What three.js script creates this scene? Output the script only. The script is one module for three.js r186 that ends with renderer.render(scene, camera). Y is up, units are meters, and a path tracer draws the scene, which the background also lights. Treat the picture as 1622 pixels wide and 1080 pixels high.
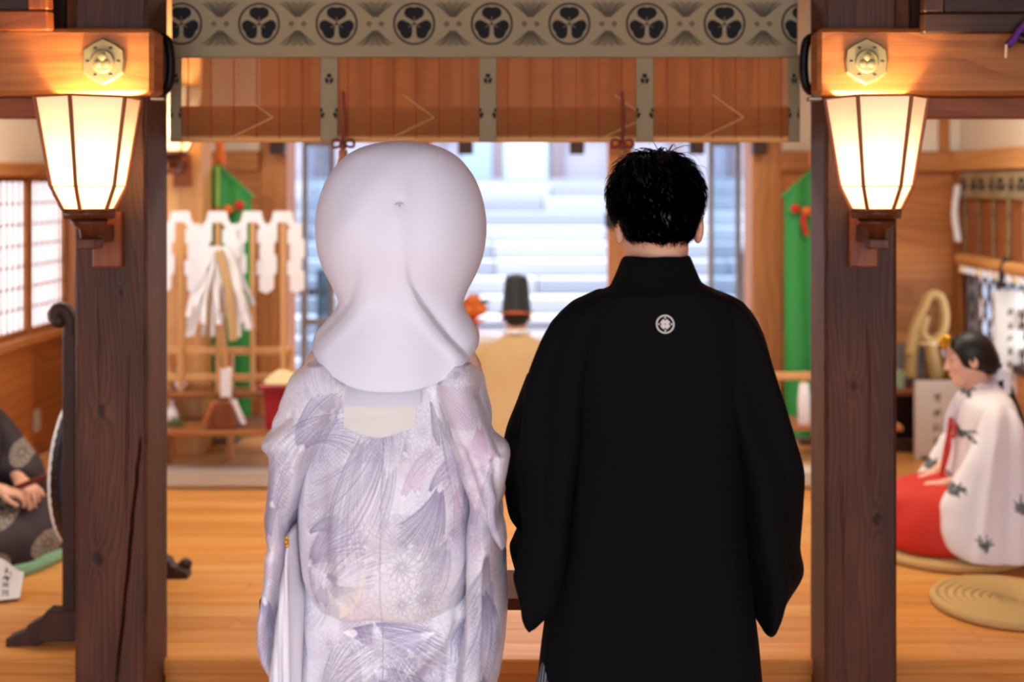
import * as THREE from 'three';
import { mergeGeometries } from 'three/addons/utils/BufferGeometryUtils.js';
import { RectAreaLightUniformsLib } from 'three/addons/lights/RectAreaLightUniformsLib.js';

// ------------------------------------------------------------------ camera, sky, sun, exposure
const scene = new THREE.Scene();
const EYE = 1.63, FPX = 1900, CX = 867, CY = 290;            // eye height, focal length and principal point in the 1622 x 1080 frame
const camera = new THREE.PerspectiveCamera(2 * Math.atan(540 / FPX) * 180 / Math.PI, 1622 / 1080, 0.05, 200);
camera.position.set(0, EYE, 0);
camera.setViewOffset(1622, 1080, 811 - CX, 540 - CY, 1622, 1080);
camera.focus = 2.7;
camera.userData.fStop = 1.75;
scene.add(camera);

const renderer = new THREE.WebGLRenderer({ antialias: true });
renderer.toneMapping = THREE.LinearToneMapping;
renderer.toneMappingExposure = 1.75;
renderer.shadowMap.enabled = true;
RectAreaLightUniformsLib.init();

scene.background = new THREE.Color().setRGB(2.5, 2.7, 3.1);   // bright thin overcast
const sun = new THREE.DirectionalLight(new THREE.Color(1, 0.95, 0.88), 5);
sun.position.set(3, 20, -26); sun.target.position.set(0, 0, -13);
sun.castShadow = true; sun.shadow.radius = 2; sun.shadow.mapSize.set(2048, 2048);
Object.assign(sun.shadow.camera, { left: -16, right: 16, top: 16, bottom: -16, near: 1, far: 70 });
scene.add(sun, sun.target);

// ------------------------------------------------------------------ small helpers
let seed = 7;
const rnd = () => { seed = (seed * 1664525 + 1013904223) >>> 0; return seed / 4294967296; };
const rr = (a, b) => a + (b - a) * rnd();
const clamp = (x, a = 0, b = 1) => Math.min(b, Math.max(a, x));
const mixn = (a, b, t) => a + (b - a) * t;
const sst = (a, b, x) => { const t = clamp((x - a) / (b - a)); return t * t * (3 - 2 * t); };
const gauss = (x, w) => Math.exp(-(x / w) * (x / w));
const hash = (i, j, s) => { let h = (i * 374761393 + j * 668265263 + s * 974634777) | 0; h = Math.imul(h ^ (h >>> 13), 1274126177); return ((h ^ (h >>> 16)) >>> 0) / 4294967296; };
function vnoise(x, y, s, px = 0, py = 0) {                    // value noise, periodic when px and py are given
  const xi = Math.floor(x), yi = Math.floor(y); let fx = x - xi, fy = y - yi;
  fx = fx * fx * (3 - 2 * fx); fy = fy * fy * (3 - 2 * fy);
  const wx = (i) => (px ? ((i % px) + px) % px : i), wy = (j) => (py ? ((j % py) + py) % py : j);
  const a = hash(wx(xi), wy(yi), s), b = hash(wx(xi + 1), wy(yi), s), c = hash(wx(xi), wy(yi + 1), s), d = hash(wx(xi + 1), wy(yi + 1), s);
  return mixn(mixn(a, b, fx), mixn(c, d, fx), fy);
}
const fbm = (x, y, s) => vnoise(x, y, s) * 0.55 + vnoise(x * 2.1, y * 2.1, s + 3) * 0.3 + vnoise(x * 4.3, y * 4.3, s + 7) * 0.15;
const X = (px, d) => (px - CX) * d / FPX;                     // metres across at distance d
const Y = (py, d) => EYE - (py - CY) * d / FPX;               // metres above the lower floor at distance d
const lin = (hex) => new THREE.Color(hex);

const used = {};
function numbered(n) { used[n] = (used[n] ?? -1) + 1; return used[n] ? `${n}_${String(used[n]).padStart(3, '0')}` : n; }
function shadows(o) { o.castShadow = true; o.receiveShadow = true; return o; }
function prep(g) { g = g.index ? g.toNonIndexed() : g; for (const k of Object.keys(g.attributes)) if (!['position', 'normal', 'uv'].includes(k)) g.deleteAttribute(k); if (!g.attributes.uv) g.setAttribute('uv', new THREE.BufferAttribute(new Float32Array(g.attributes.position.count * 2), 2)); if (!g.attributes.normal) g.computeVertexNormals(); return g; }
const merge = (list) => (Array.isArray(list) ? (list.length === 1 ? list[0] : mergeGeometries(list.map(prep))) : list);
function part(name, geo, mat, parent, label) { const m = shadows(new THREE.Mesh(merge(geo), mat)); m.name = name; parent.add(m); if (label) m.userData.label = label; return m; }
function thing(name, label, category, pos = [0, 0, 0], turn = 0, group) {
  const o = new THREE.Group(); o.name = numbered(name); o.position.set(...pos); o.rotation.y = turn;
  o.userData = { label, category }; if (group) o.userData.group = group; scene.add(o); return o;
}
function single(name, geo, mat, label, category, group) { const m = shadows(new THREE.Mesh(merge(geo), mat)); m.name = numbered(name); m.userData = { label, category }; if (group) m.userData.group = group; scene.add(m); return m; }
function struct(name, geo, mat, label) {
  const m = geo ? shadows(new THREE.Mesh(merge(geo), mat)) : new THREE.Group(); m.name = numbered(name); m.userData = { kind: 'structure' }; if (label) { m.userData.label = label; }
  scene.add(m); return m;
}

// chamfered box with uv in metres; the grain (v) runs along axis g
function cbox(w, h, d, b = 0.003, g = -1, at = [0, 0, 0], uo = null) {
  const H = [w / 2, h / 2, d / 2]; b = Math.min(b, H[0] * 0.8, H[1] * 0.8, H[2] * 0.8);
  if (g < 0) g = w >= h && w >= d ? 0 : h >= d ? 1 : 2;
  const polys = [];
  const P = (a, s, i, si, j, sj) => { const p = [0, 0, 0]; p[a] = s * H[a]; p[i] = si * (H[i] - b); p[j] = sj * (H[j] - b); return p; };
  for (let a = 0; a < 3; a++) { const i = (a + 1) % 3, j = (a + 2) % 3;
    for (const s of [-1, 1]) polys.push([P(a, s, i, -1, j, -1), P(a, s, i, 1, j, -1), P(a, s, i, 1, j, 1), P(a, s, i, -1, j, 1)]);
    for (const s of [-1, 1]) for (const t of [-1, 1]) polys.push([P(a, s, i, t, j, -1), P(a, s, i, t, j, 1), P(i, t, a, s, j, 1), P(i, t, a, s, j, -1)]); }
  for (const s of [-1, 1]) for (const t of [-1, 1]) for (const u of [-1, 1]) polys.push([P(0, s, 1, t, 2, u), P(1, t, 0, s, 2, u), P(2, u, 0, s, 1, t)]);
  const pos = [], nor = [], uv = [], o = uo ?? [rnd() * 5, rnd() * 5];
  const A = new THREE.Vector3(), B = new THREE.Vector3(), N = new THREE.Vector3();
  for (const q of polys) {
    A.set(q[1][0] - q[0][0], q[1][1] - q[0][1], q[1][2] - q[0][2]); B.set(q[2][0] - q[0][0], q[2][1] - q[0][1], q[2][2] - q[0][2]); N.crossVectors(A, B).normalize();
    const c = [0, 1, 2].map((k) => q.reduce((m, p) => m + p[k], 0));
    const pp = N.x * c[0] + N.y * c[1] + N.z * c[2] < 0 ? (N.negate(), [...q].reverse()) : q;
    const n = [Math.abs(N.x), Math.abs(N.y), Math.abs(N.z)]; const dom = n.indexOf(Math.max(...n));
    const k = dom === g ? (g + 1) % 3 : [0, 1, 2].find((e) => e !== g && e !== dom), l = dom === g ? (g + 2) % 3 : g;
    for (let t = 1; t < pp.length - 1; t++) for (const p of [pp[0], pp[t], pp[t + 1]]) { pos.push(p[0] + at[0], p[1] + at[1], p[2] + at[2]); nor.push(N.x, N.y, N.z); uv.push(p[k] + o[0], p[l] + o[1]); }
  }
  const geo = new THREE.BufferGeometry();
  geo.setAttribute('position', new THREE.Float32BufferAttribute(pos, 3)); geo.setAttribute('normal', new THREE.Float32BufferAttribute(nor, 3)); geo.setAttribute('uv', new THREE.Float32BufferAttribute(uv, 2));
  return geo;
}
// a box given by its limits
const bx = (x0, x1, y0, y1, z0, z1, b = 0.003, g = -1) => cbox(x1 - x0, y1 - y0, z1 - z0, b, g, [(x0 + x1) / 2, (y0 + y1) / 2, (z0 + z1) / 2]);
function bar(a, b, w, t = w, bev = 0.002) {                    // a square bar from point a to point b
  const A = new THREE.Vector3(...a), B = new THREE.Vector3(...b), L = A.distanceTo(B), g = cbox(w, L, t, bev, 1);
  g.applyQuaternion(new THREE.Quaternion().setFromUnitVectors(new THREE.Vector3(0, 1, 0), B.clone().sub(A).normalize())); const m = A.add(B).multiplyScalar(0.5); return g.translate(m.x, m.y, m.z);
}
function tube(pts, r, seg = 24, rad = 8, closed = false) { return new THREE.TubeGeometry(new THREE.CatmullRomCurve3(pts.map((p) => new THREE.Vector3(...p)), closed), seg, r, rad, closed); }
const lathe = (pts, n = 32) => new THREE.LatheGeometry(pts.map((p) => new THREE.Vector2(...p)), n);
function ball(r, at, sx = 1, sy = 1, sz = 1, n = 16) { return new THREE.SphereGeometry(r, n, Math.round(n * 0.7)).scale(sx, sy, sz).translate(...at); }
function extr(shape, depth, bevel = 0.002, curve = 12) { return new THREE.ExtrudeGeometry(shape, { depth, bevelEnabled: bevel > 0, bevelThickness: bevel, bevelSize: bevel, bevelSegments: 1, curveSegments: curve }); }
function poly(pts) { const s = new THREE.Shape(); pts.forEach((p, i) => (i ? s.lineTo(...p) : s.moveTo(...p))); s.closePath(); return s; }

// a grid surface: f(u, v) with u, v in 0..1 gives [x, y, z, s, t]
function sheet(f, nu, nv) {
  const pos = [], uv = [], idx = [];
  for (let j = 0; j <= nv; j++) for (let i = 0; i <= nu; i++) { const p = f(i / nu, j / nv); pos.push(p[0], p[1], p[2]); uv.push(p[3] ?? i / nu, p[4] ?? j / nv); }
  for (let j = 0; j < nv; j++) for (let i = 0; i < nu; i++) { const a = j * (nu + 1) + i, b = a + 1, c = a + nu + 1, d = c + 1; idx.push(a, b, d, a, d, c); }
  const g = new THREE.BufferGeometry(); g.setAttribute('position', new THREE.Float32BufferAttribute(pos, 3)); g.setAttribute('uv', new THREE.Float32BufferAttribute(uv, 2)); g.setIndex(idx); g.computeVertexNormals(); return g;
}
const cat = (a, b, c, d, t) => 0.5 * (2 * b + (c - a) * t + (2 * a - 5 * b + 4 * c - d) * t * t + (3 * b - a - 3 * c + d) * t * t * t);
function rowAt(rows, s) {                                      // rows of numbers, smoothly interpolated at s = 0..rows.length-1
  const i = Math.min(rows.length - 2, Math.floor(s)), t = s - i, n = rows.length - 1;
  return rows[i].map((_, k) => { const a = rows[Math.max(0, i - 1)][k], b = rows[i][k], c = rows[i + 1][k], d = rows[Math.min(n, i + 2)][k]; const v = cat(a, b, c, d, t), lo = Math.min(b, c), hi = Math.max(b, c), m = (hi - lo) * 0.15; return clamp(v, lo - m, hi + m); });
}
// cloth tube: rows [y, x0, x1, zFront, zBack]; the ring starts at the front (-z) so its seam is hidden; fold(f, s, p) moves a point outward
function cloth(rows, { n = 120, sub = 10, pw = 2.4, fold = null, capTop = false, capBottom = true } = {}) {
  const S = (rows.length - 1) * sub, pts = [];
  for (let j = 0; j <= S; j++) {
    const [y, x0, x1, z0, z1] = rowAt(rows, j / sub), cx = (x0 + x1) / 2, cz = (z0 + z1) / 2, hx = (x1 - x0) / 2, hz = (z1 - z0) / 2, ring = [];
    for (let i = 0; i <= n; i++) {
      const a = (i / n) * 2 * Math.PI, sn = Math.sin(a), cs = -Math.cos(a), e = 2 / pw;
      const p = [cx - hx * Math.sign(sn) * Math.abs(sn) ** e, y, cz + hz * Math.sign(cs) * Math.abs(cs) ** e];
      if (fold) { const nx = -sn / Math.max(hx, 0.02), nz = cs / Math.max(hz, 0.02), l = Math.hypot(nx, nz); const d = fold(i / n, j / S, p); p[0] += d * nx / l; p[2] += d * nz / l; if (d.dy) p[1] += d.dy; }
      ring.push(p);
    }
    let mid = Math.round(n / 2), u = ring[mid][0]; const us = []; us[mid] = u;
    for (let i = mid + 1; i <= n; i++) us[i] = us[i - 1] - Math.hypot(ring[i][0] - ring[i - 1][0], ring[i][2] - ring[i - 1][2]) * 1;
    for (let i = mid - 1; i >= 0; i--) us[i] = us[i + 1] + Math.hypot(ring[i][0] - ring[i + 1][0], ring[i][2] - ring[i + 1][2]);
    const flip = ring[mid + 1][0] > ring[mid][0] ? 1 : 0;
    pts.push(ring.map((p, i) => [p[0], p[1], p[2], flip ? 2 * u - us[i] : us[i], p[1]]));
  }
  const close = (ring) => { const c = [0, 1, 2, 3, 4].map((k) => ring.reduce((m, p) => m + p[k], 0) / ring.length); return ring.map(() => c); };
  if (capTop) pts.unshift(close(pts[0]));
  if (capBottom) pts.push(close(pts[pts.length - 1]));
  const nv = pts.length - 1;
  return sheet((u, v) => pts[Math.round(v * nv)][Math.round(u * n)], n, nv);
}

// signed distances and a surface-nets mesher
const V = (x, y, z) => [x, y, z];
const smin = (a, b, k) => { const h = clamp(0.5 + 0.5 * (b - a) / k); return mixn(b, a, h) - k * h * (1 - h); };
const smax = (a, b, k) => -smin(-a, -b, k);
const ell = (p, c, r) => { const x = (p[0] - c[0]) / r[0], y = (p[1] - c[1]) / r[1], z = (p[2] - c[2]) / r[2], k = Math.hypot(x, y, z), m = Math.hypot(x / r[0], y / r[1], z / r[2]); return m < 1e-6 ? -Math.min(...r) : k * (k - 1) / m; };
const cap = (p, a, b, ra, rb) => { const bx_ = b[0] - a[0], by = b[1] - a[1], bz = b[2] - a[2], px = p[0] - a[0], py = p[1] - a[1], pz = p[2] - a[2]; const t = clamp((px * bx_ + py * by + pz * bz) / (bx_ * bx_ + by * by + bz * bz)); return Math.hypot(px - bx_ * t, py - by * t, pz - bz * t) - mixn(ra, rb, t); };
function nets(f, lo, hi, h) {
  const n = [0, 1, 2].map((k) => Math.ceil((hi[k] - lo[k]) / h) + 1), [nx, ny, nz] = n, val = new Float32Array(nx * ny * nz), id = new Int32Array(nx * ny * nz).fill(-1);
  const I = (x, y, z) => x + nx * (y + ny * z);
  for (let z = 0; z < nz; z++) for (let y = 0; y < ny; y++) for (let x = 0; x < nx; x++) val[I(x, y, z)] = f([lo[0] + x * h, lo[1] + y * h, lo[2] + z * h]);
  const pos = [], nor = [], idx = [];
  const E = [[0, 1], [2, 3], [4, 5], [6, 7], [0, 2], [1, 3], [4, 6], [5, 7], [0, 4], [1, 5], [2, 6], [3, 7]];
  for (let z = 0; z < nz - 1; z++) for (let y = 0; y < ny - 1; y++) for (let x = 0; x < nx - 1; x++) {
    const c = []; let s = 0; for (let k = 0; k < 8; k++) { c[k] = val[I(x + (k & 1), y + ((k >> 1) & 1), z + (k >> 2))]; if (c[k] < 0) s++; }
    if (!s || s === 8) continue;
    let m = 0, a = [0, 0, 0];
    for (const [p, q] of E) if ((c[p] < 0) !== (c[q] < 0)) { const t = c[p] / (c[p] - c[q]); for (let k = 0; k < 3; k++) a[k] += mixn((p >> k) & 1, (q >> k) & 1, t); m++; }
    const P = [lo[0] + (x + a[0] / m) * h, lo[1] + (y + a[1] / m) * h, lo[2] + (z + a[2] / m) * h];
    id[I(x, y, z)] = pos.length / 3; pos.push(...P);
    const e = h * 0.5, g = [f([P[0] + e, P[1], P[2]]) - f([P[0] - e, P[1], P[2]]), f([P[0], P[1] + e, P[2]]) - f([P[0], P[1] - e, P[2]]), f([P[0], P[1], P[2] + e]) - f([P[0], P[1], P[2] - e])], l = Math.hypot(...g) || 1;
    nor.push(g[0] / l, g[1] / l, g[2] / l);
  }
  const st = [1, nx, nx * ny];
  for (let z = 1; z < nz - 1; z++) for (let y = 1; y < ny - 1; y++) for (let x = 1; x < nx - 1; x++) for (let k = 0; k < 3; k++) {
    const i = I(x, y, z), a = val[i], b = val[i + st[k]]; if ((a < 0) === (b < 0)) continue;
    const u = st[(k + 1) % 3], v = st[(k + 2) % 3], q = [id[i], id[i - u], id[i - u - v], id[i - v]]; if (q.some((e) => e < 0)) continue;
    if (a < 0) idx.push(q[0], q[1], q[2], q[0], q[2], q[3]); else idx.push(q[0], q[2], q[1], q[0], q[3], q[2]);
  }
  const g = new THREE.BufferGeometry(); g.setAttribute('position', new THREE.Float32BufferAttribute(pos, 3)); g.setAttribute('normal', new THREE.Float32BufferAttribute(nor, 3));
  g.setAttribute('uv', new THREE.Float32BufferAttribute(pos.filter((_, i) => i % 3 !== 2), 2)); g.setIndex(idx); return g;
}

// ------------------------------------------------------------------ textures and materials
function tex(w, h, fill, srgb = true, rep = null) {
  const data = new Uint8Array(w * h * 4);
  for (let y = 0; y < h; y++) for (let x = 0; x < w; x++) { const c = fill(x / w, y / h, x, y), k = (y * w + x) * 4; data[k] = clamp(c[0], 0, 255); data[k + 1] = clamp(c[1], 0, 255); data[k + 2] = clamp(c[2], 0, 255); data[k + 3] = 255; }
  const t = new THREE.DataTexture(data, w, h); t.wrapS = t.wrapT = THREE.RepeatWrapping; t.magFilter = THREE.LinearFilter; t.minFilter = THREE.LinearMipmapLinearFilter; t.generateMipmaps = true;
  if (srgb) t.colorSpace = THREE.SRGBColorSpace; if (rep) t.repeat.set(...rep); t.needsUpdate = true; return t;
}
function drawn(w, h, draw, srgb = true, rep = null, off = null) {
  const c = document.createElement('canvas'); c.width = w; c.height = h; draw(c.getContext('2d'), w, h);
  const t = new THREE.CanvasTexture(c); t.wrapS = t.wrapT = THREE.RepeatWrapping; if (srgb) t.colorSpace = THREE.SRGBColorSpace; if (rep) t.repeat.set(...rep); if (off) t.offset.set(...off); return t;
}
// wood: u across the grain (0.5 m a tile), v along it (2 m a tile)
function wood(light, dark, s, { rings = 9, streak = 0.55, wob = 1.2, knots = 0 } = {}) {
  const kn = []; for (let k = 0; k < knots; k++) kn.push([hash(k, 1, s), hash(k, 2, s), 0.035 + 0.03 * hash(k, 3, s)]);
  const height = (u, v) => {
    let w = vnoise(u * 3, v * 3, s, 3, 3) * wob + vnoise(u * 6, v * 9, s + 1, 6, 9) * wob * 0.35, k = 0;
    for (const [a, b, r] of kn) { let du = Math.abs(u - a), dv = Math.abs(v - b); du = Math.min(du, 1 - du); dv = Math.min(dv, 1 - dv); const q = Math.hypot(du, dv * 3.2) / r; w += 1.6 * Math.exp(-q * q * 0.5); k = Math.max(k, sst(0.75, 0.25, q)); }
    const ring = (u * rings + w * 1.5) % 1, late = sst(0.45, 0.95, ring) * (1 - sst(0.96, 1, ring));
    const fine = vnoise(u * 170, v * 14, s + 5, 170, 14), mid = vnoise(u * 48, v * 5, s + 6, 48, 5), big = vnoise(u * 5, v * 4, s + 8, 5, 4);
    return clamp(late * 0.5 * streak + fine * 0.28 + mid * 0.34 * streak + (big - 0.4) * 0.3 + k * 0.8);
  };
  const W = 512, H = 1024, hm = new Float32Array(W * H);
  for (let y = 0; y < H; y++) for (let x = 0; x < W; x++) hm[y * W + x] = height(x / W, y / H);
  const color = tex(W, H, (u, v, x, y) => { const t = hm[y * W + x]; return [0, 1, 2].map((k) => mixn(light[k], dark[k], t)); }, true, [2, 0.5]);
  const bump = tex(W, H, (u, v, x, y) => { const t = 255 * (1 - hm[y * W + x]); return [t, t, t]; }, false, [2, 0.5]);
  return { color, bump };
}
const W_DARK = wood([118, 72, 46], [46, 24, 15], 11, { rings: 7, knots: 3, wob: 1.6 });
const W_MID = wood([206, 142, 80], [138, 84, 42], 23, { rings: 8, wob: 1.5 });
const W_FLOOR = wood([228, 168, 94], [186, 120, 58], 37, { rings: 6, streak: 0.5 });
const W_PALE = wood([226, 176, 116], [190, 128, 72], 41, { rings: 8, streak: 0.45 });
const std = (o) => new THREE.MeshStandardMaterial(o);
const phy = (o) => new THREE.MeshPhysicalMaterial(o);
const woodMat = (w, tint = 0xffffff, rough = 0.55, bumpS = 0.0008) => std({ map: w.color, bumpMap: w.bump, bumpScale: bumpS, color: tint, roughness: rough });
const floorMat = (tint, rough) => phy({ map: W_FLOOR.color, bumpMap: W_FLOOR.bump, bumpScale: 0.0004, color: tint, roughness: rough, specularIntensity: 0.55 });
const M = {
  dark: woodMat(W_DARK, 0xffffff, 0.5, 0.0015), darker: woodMat(W_DARK, 0x9a8a84, 0.55), redbrown: woodMat(W_MID, 0xb4907c, 0.5),
  beam: woodMat(W_MID, 0xe2d2c0, 0.5), mid: woodMat(W_MID, 0xffffff, 0.5), midA: woodMat(W_MID, 0xe0d2c4, 0.5), midB: woodMat(W_MID, 0xfff4e8, 0.5),
  pale: woodMat(W_PALE, 0xffffff, 0.5), paleA: woodMat(W_PALE, 0xf0dcc8, 0.5), pinkish: woodMat(W_PALE, 0xd9a888, 0.5),
  floorA: floorMat(0xffffff, 0.4), floorB: floorMat(0xf3e6d8, 0.43), floorC: floorMat(0xfff2dd, 0.38),
  plaster: std({ color: 0xe9e2d4, roughness: 0.92, bumpMap: tex(256, 256, (u, v) => { const t = 255 * fbm(u * 40, v * 40, 5); return [t, t, t]; }, false), bumpScale: 0.001 }),
  washi: phy({ color: 0xf6f1e4, roughness: 1, transmission: 0.55, thickness: 0, side: THREE.DoubleSide }),
  shojiPaper: phy({ color: 0xf2f4f6, roughness: 1, transmission: 0.6, thickness: 0, side: THREE.DoubleSide }),
  paper: std({ color: 0xeef0f8, roughness: 0.85, side: THREE.DoubleSide }),
  black: std({ color: 0x14120f, roughness: 0.4 }), iron: std({ color: 0x1c1b1a, roughness: 0.45, metalness: 0.7 }), silver: std({ color: 0xb9bcc0, roughness: 0.3, metalness: 1 }),
  bronze: std({ color: 0x8f8868, roughness: 0.55, metalness: 0.75 }), gold: std({ color: 0xe2b13a, roughness: 0.3, metalness: 0.9 }),
  skin: phy({ color: 0xd9a284, roughness: 0.55, sheen: 0.2 }), skinPale: phy({ color: 0xe6b9a0, roughness: 0.5 }),
  hair: std({ color: 0x080707, roughness: 0.5, side: THREE.DoubleSide }),
  stone: std({ color: 0xa2a5ad, roughness: 0.9, bumpMap: tex(256, 256, (u, v) => { const t = 255 * fbm(u * 30, v * 30, 15); return [t, t, t]; }, false), bumpScale: 0.006 }),
  stoneB: std({ color: 0x8a8f9a, roughness: 0.9 }), gravel: std({ color: 0xd8d6d0, roughness: 1 }),
  red: std({ color: 0xc22a1c, roughness: 0.6, side: THREE.DoubleSide }), orange: std({ color: 0xe0742a, roughness: 0.6 }), lacquer: phy({ color: 0x9c1022, roughness: 0.25, clearcoat: 0.6 }),
  green: phy({ color: 0x2f9a4e, roughness: 0.55, sheen: 0.5, side: THREE.DoubleSide }), greenLight: phy({ color: 0x9ccf5a, roughness: 0.55, side: THREE.DoubleSide }), leaf: std({ color: 0x2d5a2a, roughness: 0.6, side: THREE.DoubleSide }),
  straw: std({ color: 0xc9a66a, roughness: 0.85, bumpMap: tex(128, 128, (u, v) => { const t = 255 * (0.5 + 0.5 * Math.sin(u * 400 + 6 * fbm(u * 9, v * 9, 3))); return [t, t, t]; }, false, [6, 6]), bumpScale: 0.0015 }),
  cream: std({ color: 0xe9d3a4, roughness: 0.9 }), porcelain: phy({ color: 0xf2f2f0, roughness: 0.2, clearcoat: 0.4 }),
};

// ------------------------------------------------------------------ the hall
const F = 0.135, XL = -2.77, XR = 2.40, ZB = -7.0, TOP = 2.95, XM = -0.17;
{ // raised floor of boards laid across the hall
  const fl = struct('floor', null, null, 'raised floor of honey coloured boards');
  part('subfloor', bx(XL - 0.1, XR + 0.1, -0.05, F - 0.03, -8.7, -3.82, 0.002, 0), M.midA, fl);
  const mats = [M.floorA, M.floorB, M.floorC]; let z = -3.79;
  for (let r = 0; r < 19; r++) { const w = 0.116; let x = XL;
    while (x < XR - 0.01) { let L = rr(1.5, 2.6); if (XR - x - L < 0.6) L = XR - x; part('plank', cbox(L - 0.002, 0.03, w - 0.002, 0.0015, 0, [x + L / 2, F - 0.015, z - w / 2]), mats[Math.floor(rnd() * 3)], fl); x += L; }
    z -= w; }
  part('far_boards', bx(XL, XR, F - 0.03, F, ZB, z, 0.001, 0), M.floorA, fl);
}
struct('trim_1', [bx(XL, XR, F - 0.05, F - 0.001, -3.8, -3.765, 0.006, 0), bx(XL, XR, 0, F - 0.052, -3.82, -3.78, 0.002, 0)], M.floorB, 'front nosing and riser of the raised floor');
{ const lf = struct('floor', null, null, 'lower floor of boards before the raised hall'); part('subfloor', bx(XL, XR, -0.25, -0.03, -3.8, 1.6, 0.002, 0), M.midA, lf);
  let z = -3.76; while (z < 1.5) { part('plank', cbox(XR - XL, 0.03, 0.178, 0.002, 0, [(XL + XR) / 2, -0.015, z + 0.09]), [M.floorA, M.floorB, M.floorC][Math.floor(rnd() * 3)], lf); z += 0.18; } }
{ // inner stage with a pale edging
  const st = struct('floor', null, null, 'low inner stage of pale boards'); let z = -5.9;
  for (let r = 0; r < 12; r++) { part('plank', cbox(3.5, 0.03, 0.228, 0.002, 0, [XM, F + 0.095, z - 0.115]), r % 2 ? M.paleA : M.pale, st); z -= 0.23; }
  part('stage_core', bx(XM - 1.75, XM + 1.75, F, F + 0.08, -8.66, -5.91, 0.002, 0), M.midA, st);
  struct('trim_2', cbox(3.52, 0.108, 0.06, 0.03, 0, [XM, F + 0.056, -5.87]), std({ color: 0xcfc9bf, roughness: 0.9 }), 'pale cloth covered edge of the inner stage');
}
struct('ceiling', [bx(XL - 0.15, XR + 0.15, TOP, TOP + 0.12, -8.9, 1.75, 0.004, 2)], M.redbrown);
{ const b = struct('trim_3', null, null, 'ceiling joists'); for (let z = -8.5; z < 1.3; z += 0.62) part('joist', bx(XL, XR, TOP - 0.09, TOP, z, z + 0.07, 0.004, 0), M.redbrown, b); }

// left wall: boarded below, paper windows, plaster above
{ const w = struct('wall_left', null, null, 'left wall with a board dado, paper windows and plaster');
  for (let z = -3.7; z > -6.95; z -= 0.55) part('panel', bx(XL - 0.06, XL, F, 0.77, z - 0.548, z, 0.002, 0), [M.mid, M.midA, M.midB][Math.floor(rnd() * 3)], w);
  part('sill', bx(XL - 0.08, XL + 0.035, 0.77, 0.815, -7.0, -3.7, 0.004, 2), M.mid, w);
  part('window_head', bx(XL - 0.08, XL + 0.045, 1.665, 1.735, -7.0, -3.7, 0.004, 2), M.mid, w);
  part('plaster', bx(XL - 0.07, XL, 1.735, TOP, -7.0, -3.7, 0.002), M.plaster, w);
  part('boards', bx(XL - 0.1, XL, -0.25, TOP, -3.7, 1.6, 0.002, 2), M.midA, w);
  part('boards', bx(XL - 0.1, XL, -0.25, TOP, -8.8, -7.05, 0.002, 2), M.midA, w);
  part('corner_post', bx(XL - 0.02, XL + 0.06, F, TOP, -7.0, -6.92, 0.005, 1), M.beam, w); }
const lattice = M.midA;
for (let k = 0; k < 6; k++) { // sliding paper screens in the left wall
  const z1 = -6.92 + k * 0.47, z0 = z1 + 0.468, w = struct('window', null, null, 'sliding paper screen with a thin wooden lattice'); w.name = `window_${k + 1}`; w.position.set(XL - 0.02 - (k % 2) * 0.012, 0, 0);
  for (const [a, b] of [[z1, z1 + 0.03], [z0 - 0.03, z0]]) part('stile', bx(-0.012, 0.012, 0.815, 1.665, a, b, 0.002, 1), M.midA, w);
  for (const [a, b] of [[0.815, 0.85], [1.635, 1.665]]) part('rail', bx(-0.012, 0.012, a, b, z1 + 0.03, z0 - 0.03, 0.002, 2), M.midA, w);
  for (let i = 1; i < 6; i++) { const z = z1 + 0.03 + i * 0.408 / 6; part('lattice_bar', bx(-0.006, 0.008, 0.85, 1.635, z - 0.004, z + 0.004, 0.001, 1), lattice, w); }
  for (let i = 1; i < 7; i++) { const y = 0.85 + i * 0.785 / 7; part('lattice_bar', bx(-0.008, 0.004, y - 0.004, y + 0.004, z1 + 0.03, z0 - 0.03, 0.001, 2), lattice, w); }
  part('paper_pane', sheet((u, v) => [-0.0105, mixn(0.83, 1.65, v), mixn(z0 - 0.02, z1 + 0.02, u)], 1, 1), M.shojiPaper, w);
}
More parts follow.
